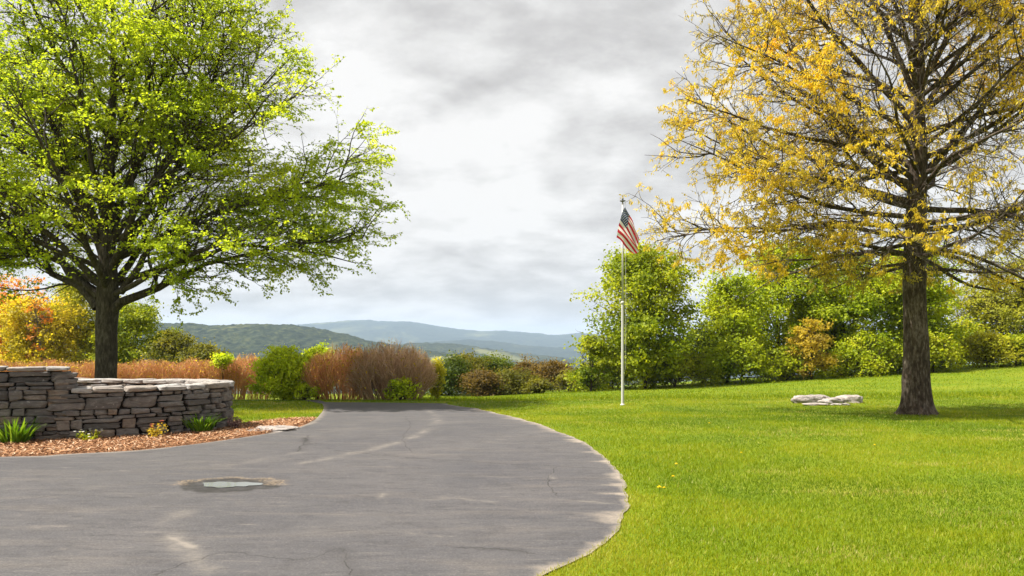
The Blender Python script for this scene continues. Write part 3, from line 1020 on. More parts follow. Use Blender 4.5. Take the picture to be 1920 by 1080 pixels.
    idx, p, d, tt = spawn(lead, np.array([34]), rng, 0.0, 1.0, 0.7, 1.2, 0.8)
    L2b = rng.uniform(1.2, 3.2, len(p)); L2b, ok = fit(p, d, L2b, env)
    l2b = grow(p[ok], d[ok], L2b[ok], 7, rng, 0.12, np.array([0, 0, 0.02]))
    W.add(tubes(l2b, taper(0.02 + 0.011 * L2b[ok], np.full(ok.sum(), 0.006), 8), 5, rng))
    l2 = np.vstack([l2, l2b]); L2 = np.concatenate([L2, L2b[ok]])
    # third order, held level in sprays
    cnt = np.maximum(3, (L2 * 4.0).astype(int))
    idx, p, d, tt = spawn(l2, cnt, rng, 0.12, 1.0, 0.5, 1.1, 0.35)
    d[:, 2] *= 0.55; d = unit(d)
    L3 = (0.4 + 1.0 * (1 - 0.6 * tt)) * rng.uniform(0.6, 1.25, len(p))
    ok = L3 > 0.12
    l3 = grow(p[ok], d[ok], L3[ok], 4, rng, 0.14, np.array([0, 0, -0.01])); L3 = L3[ok]
    TW.add(tubes(l3, taper(np.full(len(L3), 0.0075), np.full(len(L3), 0.003), 5), 3, rng))
    # fourth order shoots
    cnt = np.maximum(1, (L3 * 2.6).astype(int))
    idx, p, d, tt = spawn(l3, cnt, rng, 0.2, 1.0, 0.5, 1.0, 0.3)
    L4 = rng.uniform(0.18, 0.5, len(p))
    l4 = grow(p, d, L4, 2, rng, 0.12, np.array([0, 0, -0.03]))
    TW.add(tubes(l4, taper(np.full(len(L4), 0.004), np.full(len(L4), 0.002), 3), 3, rng))
    # leaves
    def lv(pts, per):
        # bare stretches: some shoots have hardly opened
        i, p, tg = leaf_points(pts, per, rng, 0.15, 1.0)
        side = unit(rng.normal(size=(len(p), 3)) * np.array([1, 1, 0.35]))
        ax = unit(tg * 0.5 + side + np.array([0, 0, -0.28]))
        nr = unit(rng.normal(size=(len(p), 3)) * 0.55 + UP)
        p = p + side * 0.03
        return p, ax, nr
    k3 = np.maximum(2, (L3 * 24).astype(int)); k4 = np.maximum(4, (L4 * 38).astype(int))
    p3, a3, n3 = lv(l3, k3); p4, a4, n4 = lv(l4, k4)
    p = np.vstack([p3, p4]); ax = np.vstack([a3, a4]); nr = np.vstack([n3, n4])
    lay = p * np.array([0.6, 0.6, 1.9])
    op = vnoise3(lay, 0.8, 3) + 0.5 * vnoise3(lay, 1.9, 5)
    rad_ = np.hypot(p[:, 0] - base[0], (p[:, 1] - base[1]) / 0.62) / np.interp(p[:, 2], zs, rr, left=3.0, right=3.0)
    keep = rng.random(len(p)) < np.clip(0.44 + (op - 0.75) * 2.8 + 0.85 * np.clip(rad_ - 0.62, 0, 1), 0.16, 1)
    p, ax, nr = p[keep], ax[keep], nr[keep]
    Ln = rng.uniform(0.06, 0.115, len(p)); Wd = Ln * rng.uniform(0.62, 0.9, len(p))
    V, Ft = leaves_mesh(p, ax, nr, Ln, Wd)
    tint = np.clip(0.45 + 0.75 * (vnoise3(p, 0.8, 17) - 0.5) + 0.42 * (rng.random(len(p)) - 0.5), 0, 1)
    mat = leaf_mat('linden_leaves', [(0.0, (0.23, 0.33, 0.018)), (0.4, (0.36, 0.46, 0.028)), (0.75, (0.48, 0.55, 0.04)), (1.0, (0.60, 0.62, 0.08))], 0.6)
    W.build('trunk', m_bark, root, base)
    TW.build('twigs', m_twig, root, base)
    mesh_obj('crown', V - base, [Ft], mat, root, {'tint': np.repeat(tint, 4)})
    print('left leaves', len(p), 'twigs', len(l3), len(l4))
left_tree()

# ------------------------------------------------ the oak just leafing out, right
def right_tree():
    rng = np.random.default_rng(202)
    Yt = 20.0
    bx = at(1719, Yt); bz = float(terrain(bx, Yt)) - 0.05
    base = np.array([bx, Yt, bz])
    root = thing('oak_tree', 'large oak with golden yellow spring catkins and many bare twigs on the lawn', 'tree', base)
    sc = Yt / F
    rows = np.array([525, 505, 470, 440, 420, 360, 300, 270, 190, 130, 50, 0, -120, -260, -360])
    rad = np.array([140, 370, 500, 535, 560, 570, 515, 440, 480, 495, 480, 455, 380, 240, 0]) * sc
    zs = np.array([zat(y, Yt) for y in rows])
    def rmax(p):
        q = p - base[None]
        az = np.arctan2(q[:, 1], q[:, 0]); z = p[:, 2]
        return np.interp(z, zs, rad, left=0, right=0) * (1 + 0.05 * np.sin(4 * az + 1.3 * z) + 0.05 * np.sin(9 * az - 2.1 * z))
    def env(p):
        q = p - base[None]
        return np.hypot(q[:, 0], q[:, 1] / 0.8) < rmax(p)
    W = Wood(); TW = Wood()
    tz = np.array([0, 0.15, 0.4, 0.9, 1.6, 2.6, 3.6, 4.6, 5.6, 6.6, 7.6, 9.0, 10.5, 12.5, 14.0])
    tx = np.array([0, 0, 0, -0.01, -0.02, -0.04, -0.07, -0.04, 0.0, 0.05, 0.02, 0.06, 0.02, 0.08, 0.0])
    tr = np.array([0.41, 0.375, 0.345, 0.32, 0.295, 0.275, 0.265, 0.245, 0.235, 0.20, 0.17, 0.13, 0.10, 0.05, 0.015])
    tp = np.column_stack([tx, np.zeros_like(tx), tz]) + base
    tp_f = smooth_line(tp, 4); tr_f = np.interp(tp_f[:, 2], tp[:, 2], tr)
    W.add(trunk_tube(tp_f, tr_f, 32, 9, 0.34, 0.13))
    # limbs in irregular whorls, drooping low down, rising higher up
    n1 = 62
    h = 3.75 + 9.0 * np.linspace(0, 1, n1) ** 1.15 + rng.uniform(-0.12, 0.12, n1)
    az = np.arange(n1) * 2.39996 + rng.uniform(-0.35, 0.35, n1)
    el = np.radians(np.interp(h, [3.7, 4.6, 5.5, 6.5, 8.0, 10, 13], [-4, 1, 8, 19, 32, 44, 54])) + rng.uniform(-0.10, 0.10, n1)
    P = np.column_stack([np.interp(h, tz, tx), 0 * h, h]) + base
    D = np.column_stack([np.cos(az) * np.cos(el), np.sin(az) * np.cos(el), np.sin(el)])
    R = np.interp(h, [3.7, 5.5, 7, 9, 13], [0.075, 0.10, 0.095, 0.07, 0.03]) * rng.uniform(0.7, 1.15, n1)
    # some strong limbs seen in profile
    ex = [(5.6, 172, 40, .135, 8), (6.2, 150, 46, .13, 8), (6.0, 20, 34, .12, 8), (5.0, 186, 10, .09, 7.2), (4.5, 174, 3, .08, 7.2), (4.1, 182, -3, .075, 6.8), (4.7, 8, 4, .08, 7),
          (4.3, 352, -5, .08, 7), (7.2, 165, 52, .11, 7), (7.4, 30, 48, .11, 7), (7.9, 200, 62, .10, 6), (8.2, 340, 62, .10, 6), (3.9, 200, -6, .06, 5.2), (3.8, 165, -8, .06, 4.6), (5.3, 176, 20, .10, 7.4), (5.9, 190, 27, .10, 7.3)]
    for (hh, a, e, r, ln) in ex:
        a = math.radians(a); e = math.radians(e)
        P = np.vstack([P, base + np.array([np.interp(hh, tz, tx), 0, hh])])
        D = np.vstack([D, (math.cos(a) * math.cos(e), math.sin(a) * math.cos(e), math.sin(e))])
        R = np.append(R, r)
    L = np.full(len(P), 8.2)
    L, ok = fit(P, D, L, env); P, D, L, R = P[ok], D[ok], L[ok], R[ok]
    hh = P[:, 2] - base[2]
    bend = np.zeros((len(P), 3)); bend[:, 2] = np.where(hh < 5.4, -0.008, 0.006)
    l1 = grow(P, D, L, 12, rng, 0.085, bend)
    W.add(tubes(l1, taper(R * 0.8, np.full(len(R), 0.008), 13), 7, rng))
    cnt = np.maximum(5, (L * 3.1).astype(int))
    idx, p, d, tt = spawn(l1, cnt, rng, 0.12, 1.0, 0.45, 1.0, 0.6)
    L2 = (0.5 + 2.3 * (1 - 0.65 * tt)) * rng.uniform(0.5, 1.15, len(p)) * (L[idx] / 7.0) ** 0.4
    L2, ok = fit(p, d, L2, env); ok &= L2 > 0.25
    p, d, L2 = p[ok], d[ok], L2[ok]
    l2 = grow(p, d, L2, 6, rng, 0.15, np.array([0, 0, -0.002]))
    W.add(tubes(l2, taper(0.008 + 0.007 * L2, np.full(len(L2), 0.0035), 7), 4, rng))
    cnt = np.maximum(3, (L2 * 5.6).astype(int))
    idx, p, d, tt = spawn(l2, cnt, rng, 0.1, 1.0, 0.45, 1.1, 0.6)
    L3 = (0.22 + 0.75 * (1 - 0.6 * tt)) * rng.uniform(0.5, 1.3, len(p))
    L3, ok = fit(p, d, L3, env); ok &= L3 > 0.1
    l3 = grow(p[ok], d[ok], L3[ok], 4, rng, 0.2, np.array([0, 0, -0.02])); L3 = L3[ok]
    TW.add(tubes(l3, taper(np.full(len(L3), 0.0085), np.full(len(L3), 0.0035), 5), 3, rng))
    cnt = np.maximum(1, (L3 * 3.0).astype(int))
    idx, p, d, tt = spawn(l3, cnt, rng, 0.2, 1.0, 0.5, 1.1, 0.7)
    L4 = rng.uniform(0.12, 0.36, len(p))
    l4 = grow(p, d, L4, 2, rng, 0.15, np.array([0, 0, -0.05]))
    TW.add(tubes(l4, taper(np.full(len(L4), 0.0055), np.full(len(L4), 0.0028), 3), 3, rng))
    # catkin and bud clusters hang from the outer shoots, in patches
    i, p, tg = leaf_points(l4, np.maximum(2, (L4 * 150).astype(int)), rng, 0.2, 1.0)
    i2, p2, tg2 = leaf_points(l3, np.maximum(2, (L3 * 12).astype(int)), rng, 0.3, 1.0)
    p = np.vstack([p, p2])
    out_ = np.hypot(p[:, 0] - base[0], p[:, 1] - base[1]) / np.maximum(rmax(p), 0.5)
    hz = p[:, 2] - base[2]
    pt = vnoise3(p, 0.6, 41) * 0.65 + vnoise3(p, 1.7, 43) * 0.35
    prob = np.clip((pt - 0.425) * 4.5, 0, 1) * np.clip((out_ - 0.12) * 2.4, 0.12, 1) + 0.35 * np.clip(out_ - 0.3, 0, 1)
    prob = prob * np.interp(hz, [3, 4.4, 5.2, 7, 9, 14], [1.8, 1.4, 0.75, 0.85, 1.0, 1.0])
    near = np.exp(-((p[:, 0] - base[0] + 0.1) / 0.75) ** 2 - ((p[:, 1] - base[1]) / 1.2) ** 2) * ((hz < 5.2) | ((hz > 6.3) & (hz < 8.4)))
    prob = np.maximum(prob, 0.65 * near * (pt > 0.42))
    keep = rng.random(len(p)) < prob
    p = p[keep]; pt = pt[keep]
    ax = unit(rng.normal(size=(len(p), 3)) * np.array([0.5, 0.5, 0.35]) + np.array([0, 0, -0.75]))
    nr = unit(rng.normal(size=(len(p), 3)))
    Ln = rng.uniform(0.045, 0.105, len(p)); Wd = Ln * rng.uniform(0.26, 0.46, len(p))
    p = p + rng.normal(size=p.shape) * 0.025
    V, Ft = leaves_mesh(p, ax, nr, Ln, Wd, 0.15)
    hz = p[:, 2] - base[2]
    tint = np.clip(0.52 + 0.9 * (vnoise3(p, 0.7, 47) - 0.5) + 0.5 * (rng.random(len(p)) - 0.5) + np.interp(hz, [3, 5, 7, 11], [-0.12, -0.1, 0.05, 0.12]), 0, 1)
    mat = leaf_mat('oak_catkins', [(0.0, (0.27, 0.24, 0.05)), (0.35, (0.52, 0.42, 0.05)), (0.65, (0.74, 0.57, 0.045)), (0.88, (0.82, 0.62, 0.04)), (1.0, (0.76, 0.46, 0.04))], 0.52)
    W.build('trunk', m_oakbark, root, base)
    TW.build('twigs', m_graytwig, root, base)
    mesh_obj('crown', V - base, [Ft], mat, root, {'tint': np.repeat(tint, 4)})
    print('oak catkins', len(p), 'twigs', len(l3), len(l4))
right_tree()

# --------------------------------------------------------- background foliage
GF = 1.35
GREENS = {
    'maple': [(0.0, (0.085, 0.130, 0.005)), (0.4, (0.195, 0.235, 0.008)), (0.75, (0.32, 0.335, 0.012)), (1.0, (0.46, 0.42, 0.05))],
    'bright': [(0.0, (0.10, 0.155, 0.005)), (0.4, (0.225, 0.28, 0.007)), (0.75, (0.36, 0.39, 0.012)), (1.0, (0.48, 0.46, 0.05))],
    'fresh': [(0.0, (0.16, 0.23, 0.01)), (0.4, (0.30, 0.38, 0.014)), (0.75, (0.44, 0.50, 0.02)), (1.0, (0.54, 0.54, 0.10))],  # lightened palette, makes up for the big tree's shadow on these shrubs
    'deep': [(0.0, (0.026, 0.046, 0.006)), (0.5, (0.066, 0.098, 0.008)), (1.0, (0.15, 0.18, 0.015))],
    'olive': [(0.0, (0.055, 0.062, 0.008)), (0.5, (0.115, 0.115, 0.012)), (1.0, (0.20, 0.18, 0.02))],
    'willow': [(0.0, (0.13, 0.14, 0.012)), (0.5, (0.24, 0.245, 0.018)), (1.0, (0.36, 0.33, 0.03))],
    'yellow': [(0.0, (0.17, 0.15, 0.012)), (0.45, (0.36, 0.30, 0.018)), (0.8, (0.50, 0.38, 0.022)), (1.0, (0.54, 0.30, 0.03))],
    'lime': [(0.0, (0.14, 0.155, 0.010)), (0.5, (0.30, 0.29, 0.016)), (1.0, (0.48, 0.42, 0.03))],
    'orange': [(0.0, (0.26, 0.11, 0.02)), (0.5, (0.50, 0.20, 0.03)), (1.0, (0.58, 0.34, 0.05))],
    'bronze': [(0.0, (0.16, 0.12, 0.020)), (0.5, (0.33, 0.25, 0.025)), (1.0, (0.50, 0.38, 0.03))],
    'rust': [(0.0, (0.050, 0.036, 0.010)), (0.5, (0.11, 0.073, 0.016)), (1.0, (0.19, 0.125, 0.024))],
    'conifer': [(0.0, (0.008, 0.018, 0.010)), (0.5, (0.018, 0.036, 0.016)), (1.0, (0.035, 0.06, 0.022))],
}
LM = {k: leaf_mat('leaves_' + k, [(a, tuple(min(0.75, x * GF) for x in c)) for a, c in v], 0.5 if k != 'conifer' else 0.1) for k, v in GREENS.items()}

def bg_tree(name, label, cat, px, ptop, Y, width_px, kind, seed, dens=1.0, leaf=0.17, crown_low=0.08, shape='round', group=None, n1=26, zb=None, bark=None, mixk=0.0, pbase=None):
    rng = np.random.default_rng(seed)
    x = at(px, Y)
    bz = float(terrain(x, Y)) - 0.05 if zb is None else zb
    H = zat(ptop, Y) - bz
    Rm = width_px / F * Y / 2
    base = np.array([x, Y, bz])
    root = thing(name, label, cat, base, group)
    lo = crown_low * H
    ph = rng.uniform(0, 6.28, 4)
    def rz(u):
        if shape == 'round':
            return np.where((u > 0) & (u < 1), np.sqrt(np.clip(1 - (2 * np.clip(u, 0, 1) ** 0.85 - 0.85) ** 2 / 1.35, 0, 1)), -1)
        if shape == 'cone':
            return np.where((u > 0) & (u < 1), 1.02 - np.clip(u, 0, 1), -1)
        if shape == 'dome':
            return np.where((u > -0.05) & (u < 1), np.sqrt(np.clip(1 - np.clip(u, 0, 1) ** 2.2, 0, 1)), -1)
    def env(p):
        q = p - base[None]
        az = np.arctan2(q[:, 1], q[:, 0])
        u = (q[:, 2] - lo) / (H - lo)
        r = Rm * rz(u) * (0.90 + 0.17 * np.sin(3 * az + ph[0] + u * 5) + 0.13 * np.sin(5 * az + ph[1] - u * 8))
        return np.hypot(q[:, 0], q[:, 1]) < r
    W = Wood()
    k = 9
    tp = np.column_stack([np.cumsum(rng.normal(size=k)) * 0.012 * H, np.cumsum(rng.normal(size=k)) * 0.012 * H, np.linspace(0, 0.88 * H, k)]); tp[0, :2] = 0
    tp += base
    r0 = 0.012 * H + 0.03
    W.add(tubes(tp[None], taper([r0], [0.01], k), 8, rng))
    idx, p, d, tt = spawn(tp[None], np.array([int(n1 * 1.9)]), rng, max(crown_low, 0.03), 1.0, 0.6, 1.35, 1.0)
    d[:, 2] = np.abs(d[:, 2]) * (0.9 if shape != 'cone' else 0.15); d = unit(d)
    L = np.full(len(p), (max(Rm, H * 0.5) if shape != 'cone' else Rm) * 1.15) * rng.uniform(0.75, 1.0, len(p)); L, ok = fit(p, d, L, env)
    p, d, L, tt = p[ok], d[ok], L[ok], tt[ok]
    l1 = grow(p, d, L, 7, rng, 0.10, UP * 0.012)
    W.add(tubes(l1, taper(0.008 + 0.006 * L, np.full(len(L), 0.006), 8), 5, rng))
    cnt = np.maximum(4, (L * 12 / max(Rm, 0.8)).astype(int))
    idx, p, d, tt = spawn(l1, cnt, rng, 0.1, 1.0, 0.5, 1.15, 0.7)
    L2 = Rm * (0.14 + 0.30 * (1 - tt)) * rng.uniform(0.6, 1.2, len(p)); L2, ok = fit(p, d, L2, env)
    l2 = grow(p[ok], d[ok], L2[ok], 4, rng, 0.18); L2 = L2[ok]
    W.add(tubes(l2, taper(np.full(len(L2), 0.011), np.full(len(L2), 0.004), 5), 3, rng))
    # leaf sprays: each spray is a small clump of leaves at shoot ends
    area = 2 * Rm * H
    n_leaf = int(dens * 3.4 * area * 3.2 / (leaf * leaf * 0.5))
    n_cl = max(60, int(n_leaf / 16))
    allp = np.concatenate([l1[:, 2:].reshape(-1, 3), l2.reshape(-1, 3), l2[:, 2:].reshape(-1, 3)])
    c = allp[rng.integers(0, len(allp), n_cl)] + rng.normal(size=(n_cl, 3)) * Rm * 0.055
    op = vnoise3(c, 3.4 / max(Rm, 1.0), seed) 
    c = c[rng.random(len(c)) < np.clip(0.66 + (op - 0.44) * 3.0, 0.16, 1)]
    per = np.maximum(3, rng.poisson(16, len(c)))
    ci = np.repeat(np.arange(len(c)), per)
    sz = (0.10 + 0.09 * rng.random(len(c))) * np.clip(Rm, 0.8, 2.6)
    p = c[ci] + rng.normal(size=(len(ci), 3)) * np.array([1, 1, 0.5]) * sz[ci][:, None] * 0.75
    p = p[p[:, 2] > bz - 0.05]; 
    q = p - base
    ci = ci[:len(p)] if len(ci) != len(p) else ci
    side = unit(rng.normal(size=(len(p), 3)) * np.array([1, 1, 0.6]))
    ax = unit(side + np.array([0, 0, -0.35]))
    nr = unit(rng.normal(size=(len(p), 3)) * 0.65 + 0.7 * UP + 0.9 * unit(q * np.array([1, 1, 0.6]) - np.array([0, 0, 0.3 * H]) + 1e-6))
    Ln = leaf * rng.uniform(0.6, 1.25, len(p)); Wd = Ln * rng.uniform(0.55, 0.85, len(p))
    V, Ft = leaves_mesh(p, ax, nr, Ln, Wd)
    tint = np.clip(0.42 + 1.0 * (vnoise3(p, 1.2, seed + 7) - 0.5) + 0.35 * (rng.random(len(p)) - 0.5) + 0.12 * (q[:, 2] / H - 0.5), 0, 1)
    W.build('trunk' if cat == 'tree' else 'stems', bark or m_twig, root, base)
    mesh_obj('crown' if cat == 'tree' else 'foliage', V - base, [Ft], LM[kind], root, {'tint': np.repeat(tint, 4)})
    return root, len(p)

tot = 0
G1 = 'trees of the thicket beyond the lawn'
G2 = 'autumn coloured trees far left'
G3 = 'low brush at the edge of the slope'
def T(*a, **k):
    global tot
    r, n = bg_tree(*a, **k); tot += n
    return r
# thicket beyond the lawn, left to right
T('maple_tree', 'leafy green maple right behind the flagpole, leftmost of the thicket', 'tree', 1208, 466, 47, 285, 'maple', 1, 0.75, 0.20, 0.05, group=G1, n1=34)
T('maple_tree', 'small bright green maple just right of the tree behind the flagpole', 'tree', 1362, 508, 49, 185, 'bright', 2, 0.8, 0.19, 0.03, group=G1)
T('maple_tree', 'green maple showing above the white boulders', 'tree', 1465, 458, 52, 260, 'bright', 3, 0.8, 0.20, 0.04, group=G1, n1=32)
T('maple_tree', 'broad green maple left of the oak trunk', 'tree', 1590, 470, 51, 250, 'bright', 4, 0.85, 0.20, 0.04, group=G1, n1=32)
T('maple_tree', 'tall deep green maple directly behind the oak trunk', 'tree', 1712, 458, 50, 195, 'bright', 5, 0.9, 0.20, 0.03, group=G1, n1=32)
T('spruce_tree', 'dark grey green spruce peeping out between the maples', 'tree', 1352, 505, 62, 70, 'conifer', 6, 0.35, 0.22, 0.10, 'cone', group=G1)
T('bronze_sapling', 'bronze leaved sapling in front of the green thicket', 'tree', 1522, 597, 47.5, 100, 'bronze', 7, 0.5, 0.15, 0.05, group=G1)
T('willow_tree', 'yellow green willow at the right edge of the picture', 'tree', 1888, 478, 58, 240, 'willow', 8, 0.75, 0.20, 0.04, group=G1, n1=32)
T('bare_tree', 'thinly leaved grey tree between the deep green maple and the willow', 'tree', 1803, 520, 60, 70, 'willow', 9, 0.10, 0.15, 0.1, group=G1, bark=m_graytwig, n1=30)
T('shrub', 'low leafy shrub at the foot of the small bright maple', 'shrub', 1390, 635, 47, 170, 'bright', 10, 0.8, 0.17, 0.0, 'dome', group=G1)
T('shrub', 'low green shrub at the foot of the broad maple left of the oak', 'shrub', 1630, 628, 48, 160, 'bright', 11, 0.8, 0.17, 0.0, 'dome', group=G1)
T('shrub', 'low yellow green shrub below the willow', 'shrub', 1850, 632, 50, 170, 'lime', 12, 0.6, 0.16, 0.0, 'dome', group=G1)
T('shrub', 'leafy shrub at the foot of the maple behind the flagpole', 'shrub', 1265, 640, 46.5, 170, 'maple', 13, 0.6, 0.18, 0.0, 'dome', group=G1)
T('shrub', 'drooping shrub on the outer left flank of the thicket', 'shrub', 1108, 625, 46.5, 95, 'maple', 14, 0.7, 0.18, 0.0, 'dome', group=G1)
T('shrub', 'green shrub at the foot of the bronze sapling', 'shrub', 1475, 650, 48, 130, 'bright', 15, 0.6, 0.17, 0.0, 'dome', group=G1)
T('shrub', 'green shrub at the foot of the deep green maple', 'shrub', 1750, 628, 48, 140, 'maple', 16, 0.7, 0.18, 0.0, 'dome', group=G1)
T('shrub', 'dark leafy shrub in the gap right of the tree behind the flagpole', 'shrub', 1318, 600, 50, 120, 'deep', 17, 0.7, 0.18, 0.0, 'dome', group=G1)
T('shrub', 'dark leafy shrub filling in behind the bronze sapling', 'shrub', 1545, 610, 53, 150, 'deep', 18, 0.7, 0.18, 0.0, 'dome', group=G1)
T('shrub', 'tall dark shrub between the oak trunk and the willow', 'shrub', 1800, 600, 55, 130, 'maple', 19, 0.7, 0.18, 0.0, 'dome', group=G1)
for i, (px_, py_, w_, lab_) in enumerate([(1150, 668, 120, 'leafy undergrowth bush at the foot of the flagpole maple, left side'), (1225, 678, 120, 'leafy undergrowth bush at the foot of the flagpole maple, right side'),
        (1345, 672, 110, 'leafy undergrowth bush left of the low leafy shrub under the small bright maple'), (1440, 672, 110, 'leafy undergrowth bush left of the bronze sapling'),
        (1575, 668, 110, 'leafy undergrowth bush right of the bronze sapling'), (1690, 655, 110, 'leafy undergrowth bush directly left of the oak trunk base'),
        (1905, 640, 130, 'leafy undergrowth bush at the right edge under the willow')]):
    T('bush', lab_, 'bush', px_, py_ - 4, 49.5, w_ * 1.55, 'maple', 400 + i, 0.9, 0.17, 0.0, 'dome', group=G1)
# far left
T('maple_tree', 'orange leaved tree at the left edge of the picture', 'tree', 30, 520, 62, 210, 'orange', 20, 0.6, 0.22, 0.05, group=G2)
T('maple_tree', 'golden yellow tree in front of the orange tree', 'tree', 80, 556, 56, 230, 'yellow', 21, 0.75, 0.20, 0.02, group=G2)
T('maple_tree', 'yellow green tree seen left of the big trunk', 'tree', 150, 530, 60, 200, 'lime', 22, 0.7, 0.20, 0.02, group=G2)
T('maple_tree', 'green round tree seen right of the big trunk', 'tree', 252, 556, 58, 160, 'maple', 23, 0.8, 0.20, 0.02, group=G2)
T('spruce_tree', 'small dark spruce on the skyline right of the round green tree', 'tree', 304, 592, 66, 52, 'conifer', 24, 0.6, 0.22, 0.02, 'cone', group=G2)
T('shrub', 'olive shrub below the small dark spruce', 'shrub', 322, 618, 55, 120, 'olive', 25, 0.7, 0.2, 0.0, 'dome', group=G2)
T('shrub', 'low olive shrub ending the row before the hills', 'shrub', 380, 646, 54, 130, 'olive', 26, 0.7, 0.2, 0.0, 'dome', group=G2)
T('bare_tree', 'bare grey trunked tree among the yellow trees', 'tree', 75, 530, 54, 60, 'orange', 27, 0.06, 0.2, 0.3, group=G2, bark=m_graytwig)
# brush in the gap
gap = [(842, 676, 52, 70, 'deep', 'dark green bush next to the grey twig shrub'),
       (878, 672, 58, 70, 'olive', 'olive bush second along the edge of the slope'),
       (925, 676, 62, 80, 'deep', 'taller green bush in the middle of the brush row'),
       (905, 705, 50, 80, 'rust', 'rust brown bush low in front of the olive bush'),
       (958, 702, 51, 80, 'olive', 'low yellow olive bush in the middle of the brush row'),
       (1000, 682, 58, 70, 'rust', 'rust brown bush left of the little dark spruces'),
       (1040, 692, 53, 90, 'rust', 'broad rust brown bush near the flank of the thicket'),
       (1010, 722, 49, 50, 'olive', 'small green bush low at the lawn edge'),
       (1075, 705, 50, 60, 'olive', 'olive bush tucked against the thicket')]
for i, (px, py, Y, w, kd, lab) in enumerate(gap):
    T('bush', lab, 'bush', px, py - 6, Y, w * 1.7, kd, 300 + i, 1.0, 0.15, 0.0, 'dome', group=G3)
for i, (px, py, lab) in enumerate([(1044, 683, 'left one of two tiny dark spruces beyond the brush'), (1063, 679, 'right taller one of two tiny dark spruces beyond the brush')]):
    T('spruce_tree', lab, 'tree', px, py, 80, 26, 'conifer', 330 + i, 0.6, 0.25, 0.02, 'cone', group='tiny spruces beyond the brush')
print('bg leaves', tot)

# ------------------------------------------------------------- twiggy shrubs
def stem_mat(name, stops):
    m, t, out = new_mat(name)
    c = t.ramp(t.attr('tint'), stops)
    principled(t, out, c, 0.8, 0.15)
    return m
m_stem = stem_mat('bare_stems', [(0.0, (0.26, 0.165, 0.10)), (0.35, (0.48, 0.295, 0.175)), (0.65, (0.60, 0.38, 0.235)), (1.0, (0.70, 0.52, 0.37))])
m_orange = stem_mat('orange_stems', [(0.0, (0.32, 0.16, 0.08)), (0.4, (0.60, 0.28, 0.11)), (0.75, (0.74, 0.37, 0.16)), (1.0, (0.74, 0.52, 0.32))])

def twig_shrub(name, label, cat, base, nstem, spread, H, topfun, mat, seed, fork=5, fork2=4, r=0.010, tip_leaves=None, leaf_n=0, fan=0.45, group=None, gradient=None):
    """stems rise from the ground over a footprint and fork towards the tips"""
    rng = np.random.default_rng(seed)
    root = thing(name, label, cat, base, group)
    P = rng.uniform(-1, 1, (nstem, 2)) * np.asarray(spread) * 0.62
    z0 = terrain(P[:, 0] + base[0], P[:, 1] + base[1]) - 0.03
    P3 = np.column_stack([P[:, 0] + base[0], P[:, 1] + base[1], z0])
    D = np.column_stack([P[:, 0] / (spread[0] + 1e-6) * fan + rng.normal(size=nstem) * 0.12, P[:, 1] / (spread[1] + 1e-6) * fan + rng.normal(size=nstem) * 0.12, np.ones(nstem)])
    D = unit(D)
    def env(p):
        u = (p[:, 0] - base[0]); v = (p[:, 1] - base[1])
        return p[:, 2] < base[2] + topfun(u, v)
    L = np.full(nstem, H * 1.25); L, ok = fit(P3, D, L, env)
    L = L * rng.uniform(0.72, 1.04, nstem)
    P3, D, L = P3[ok], D[ok], L[ok]
    l1 = grow(P3, D, L, 6, rng, 0.05, UP * 0.012)
    idx, p, d, tt = spawn(l1, np.full(len(l1), fork), rng, 0.12, 0.9, 0.2, 0.6, 0.8)
    L2 = H * 0.55 * (1 - 0.45 * tt) * rng.uniform(0.6, 1.1, len(p)); L2, ok = fit(p, d, L2, env)
    l2 = grow(p[ok], d[ok], L2[ok], 4, rng, 0.07, UP * 0.04); L2 = L2[ok]
    idx, p, d, tt = spawn(l2, np.full(len(l2), fork2), rng, 0.2, 1.0, 0.25, 0.75, 0.8)
    L3 = H * 0.26 * rng.uniform(0.5, 1.1, len(p)); L3, ok = fit(p, d, L3, env)
    l3 = grow(p[ok], d[ok], L3[ok], 3, rng, 0.08, UP * 0.05); L3 = L3[ok]
    V1, F1 = tubes(l1, taper(np.full(len(l1), r), np.full(len(l1), r * 0.5), 7), 4, rng)
    V2, F2 = tubes(l2, taper(np.full(len(l2), r * 0.62), np.full(len(l2), r * 0.4), 5), 3, rng)
    V3, F3 = tubes(l3, taper(np.full(len(l3), r * 0.5), np.full(len(l3), r * 0.28), 4), 3, rng)
    V = np.vstack([V1, V2, V3])
    Fq = np.vstack([F1, F2 + len(V1), F3 + len(V1) + len(V2)])
    t1 = np.repeat(rng.random(len(l1)), 7 * 4); t2 = np.repeat(rng.random(len(l2)), 5 * 3); t3 = np.repeat(rng.random(len(l3)), 4 * 3)
    tint = np.concatenate([t1 * 0.6, 0.15 + t2 * 0.7, 0.25 + t3 * 0.75])
    mesh_obj('stems', V - base, [Fq], mat, root, {'tint': tint})
    if tip_leaves:
        pool = np.concatenate([l3.reshape(-1, 3), l2.reshape(-1, 3)])
        p = pool[rng.integers(0, len(pool), leaf_n)] + rng.normal(size=(leaf_n, 3)) * 0.06
        ax = unit(rng.normal(size=p.shape) + np.array([0, 0, 0.2])); nr = unit(rng.normal(size=p.shape) * 0.7 + UP)
        Ln = rng.uniform(0.05, 0.11, len(p))
        Vl, Fl = leaves_mesh(p, ax, nr, Ln, Ln * 0.6)
        mesh_obj('foliage', Vl - base, [Fl], LM[tip_leaves], root, {'tint': np.repeat(rng.random(len(p)), 4)})
    return root

def dome(rx, ry, H):
    return lambda u, v: H * np.sqrt(np.clip(1 - np.abs(u / rx) ** 3.2 * 0.9 - np.abs(v / ry) ** 3 * 0.6, 0.02, 1)) * (0.92 + 0.07 * np.sin(u * 3.1 + 1) * np.cos(v * 2.7) + 0.07 * np.sin(u * 11 + v * 5) + 0.05 * np.sin(u * 23 - v * 9))

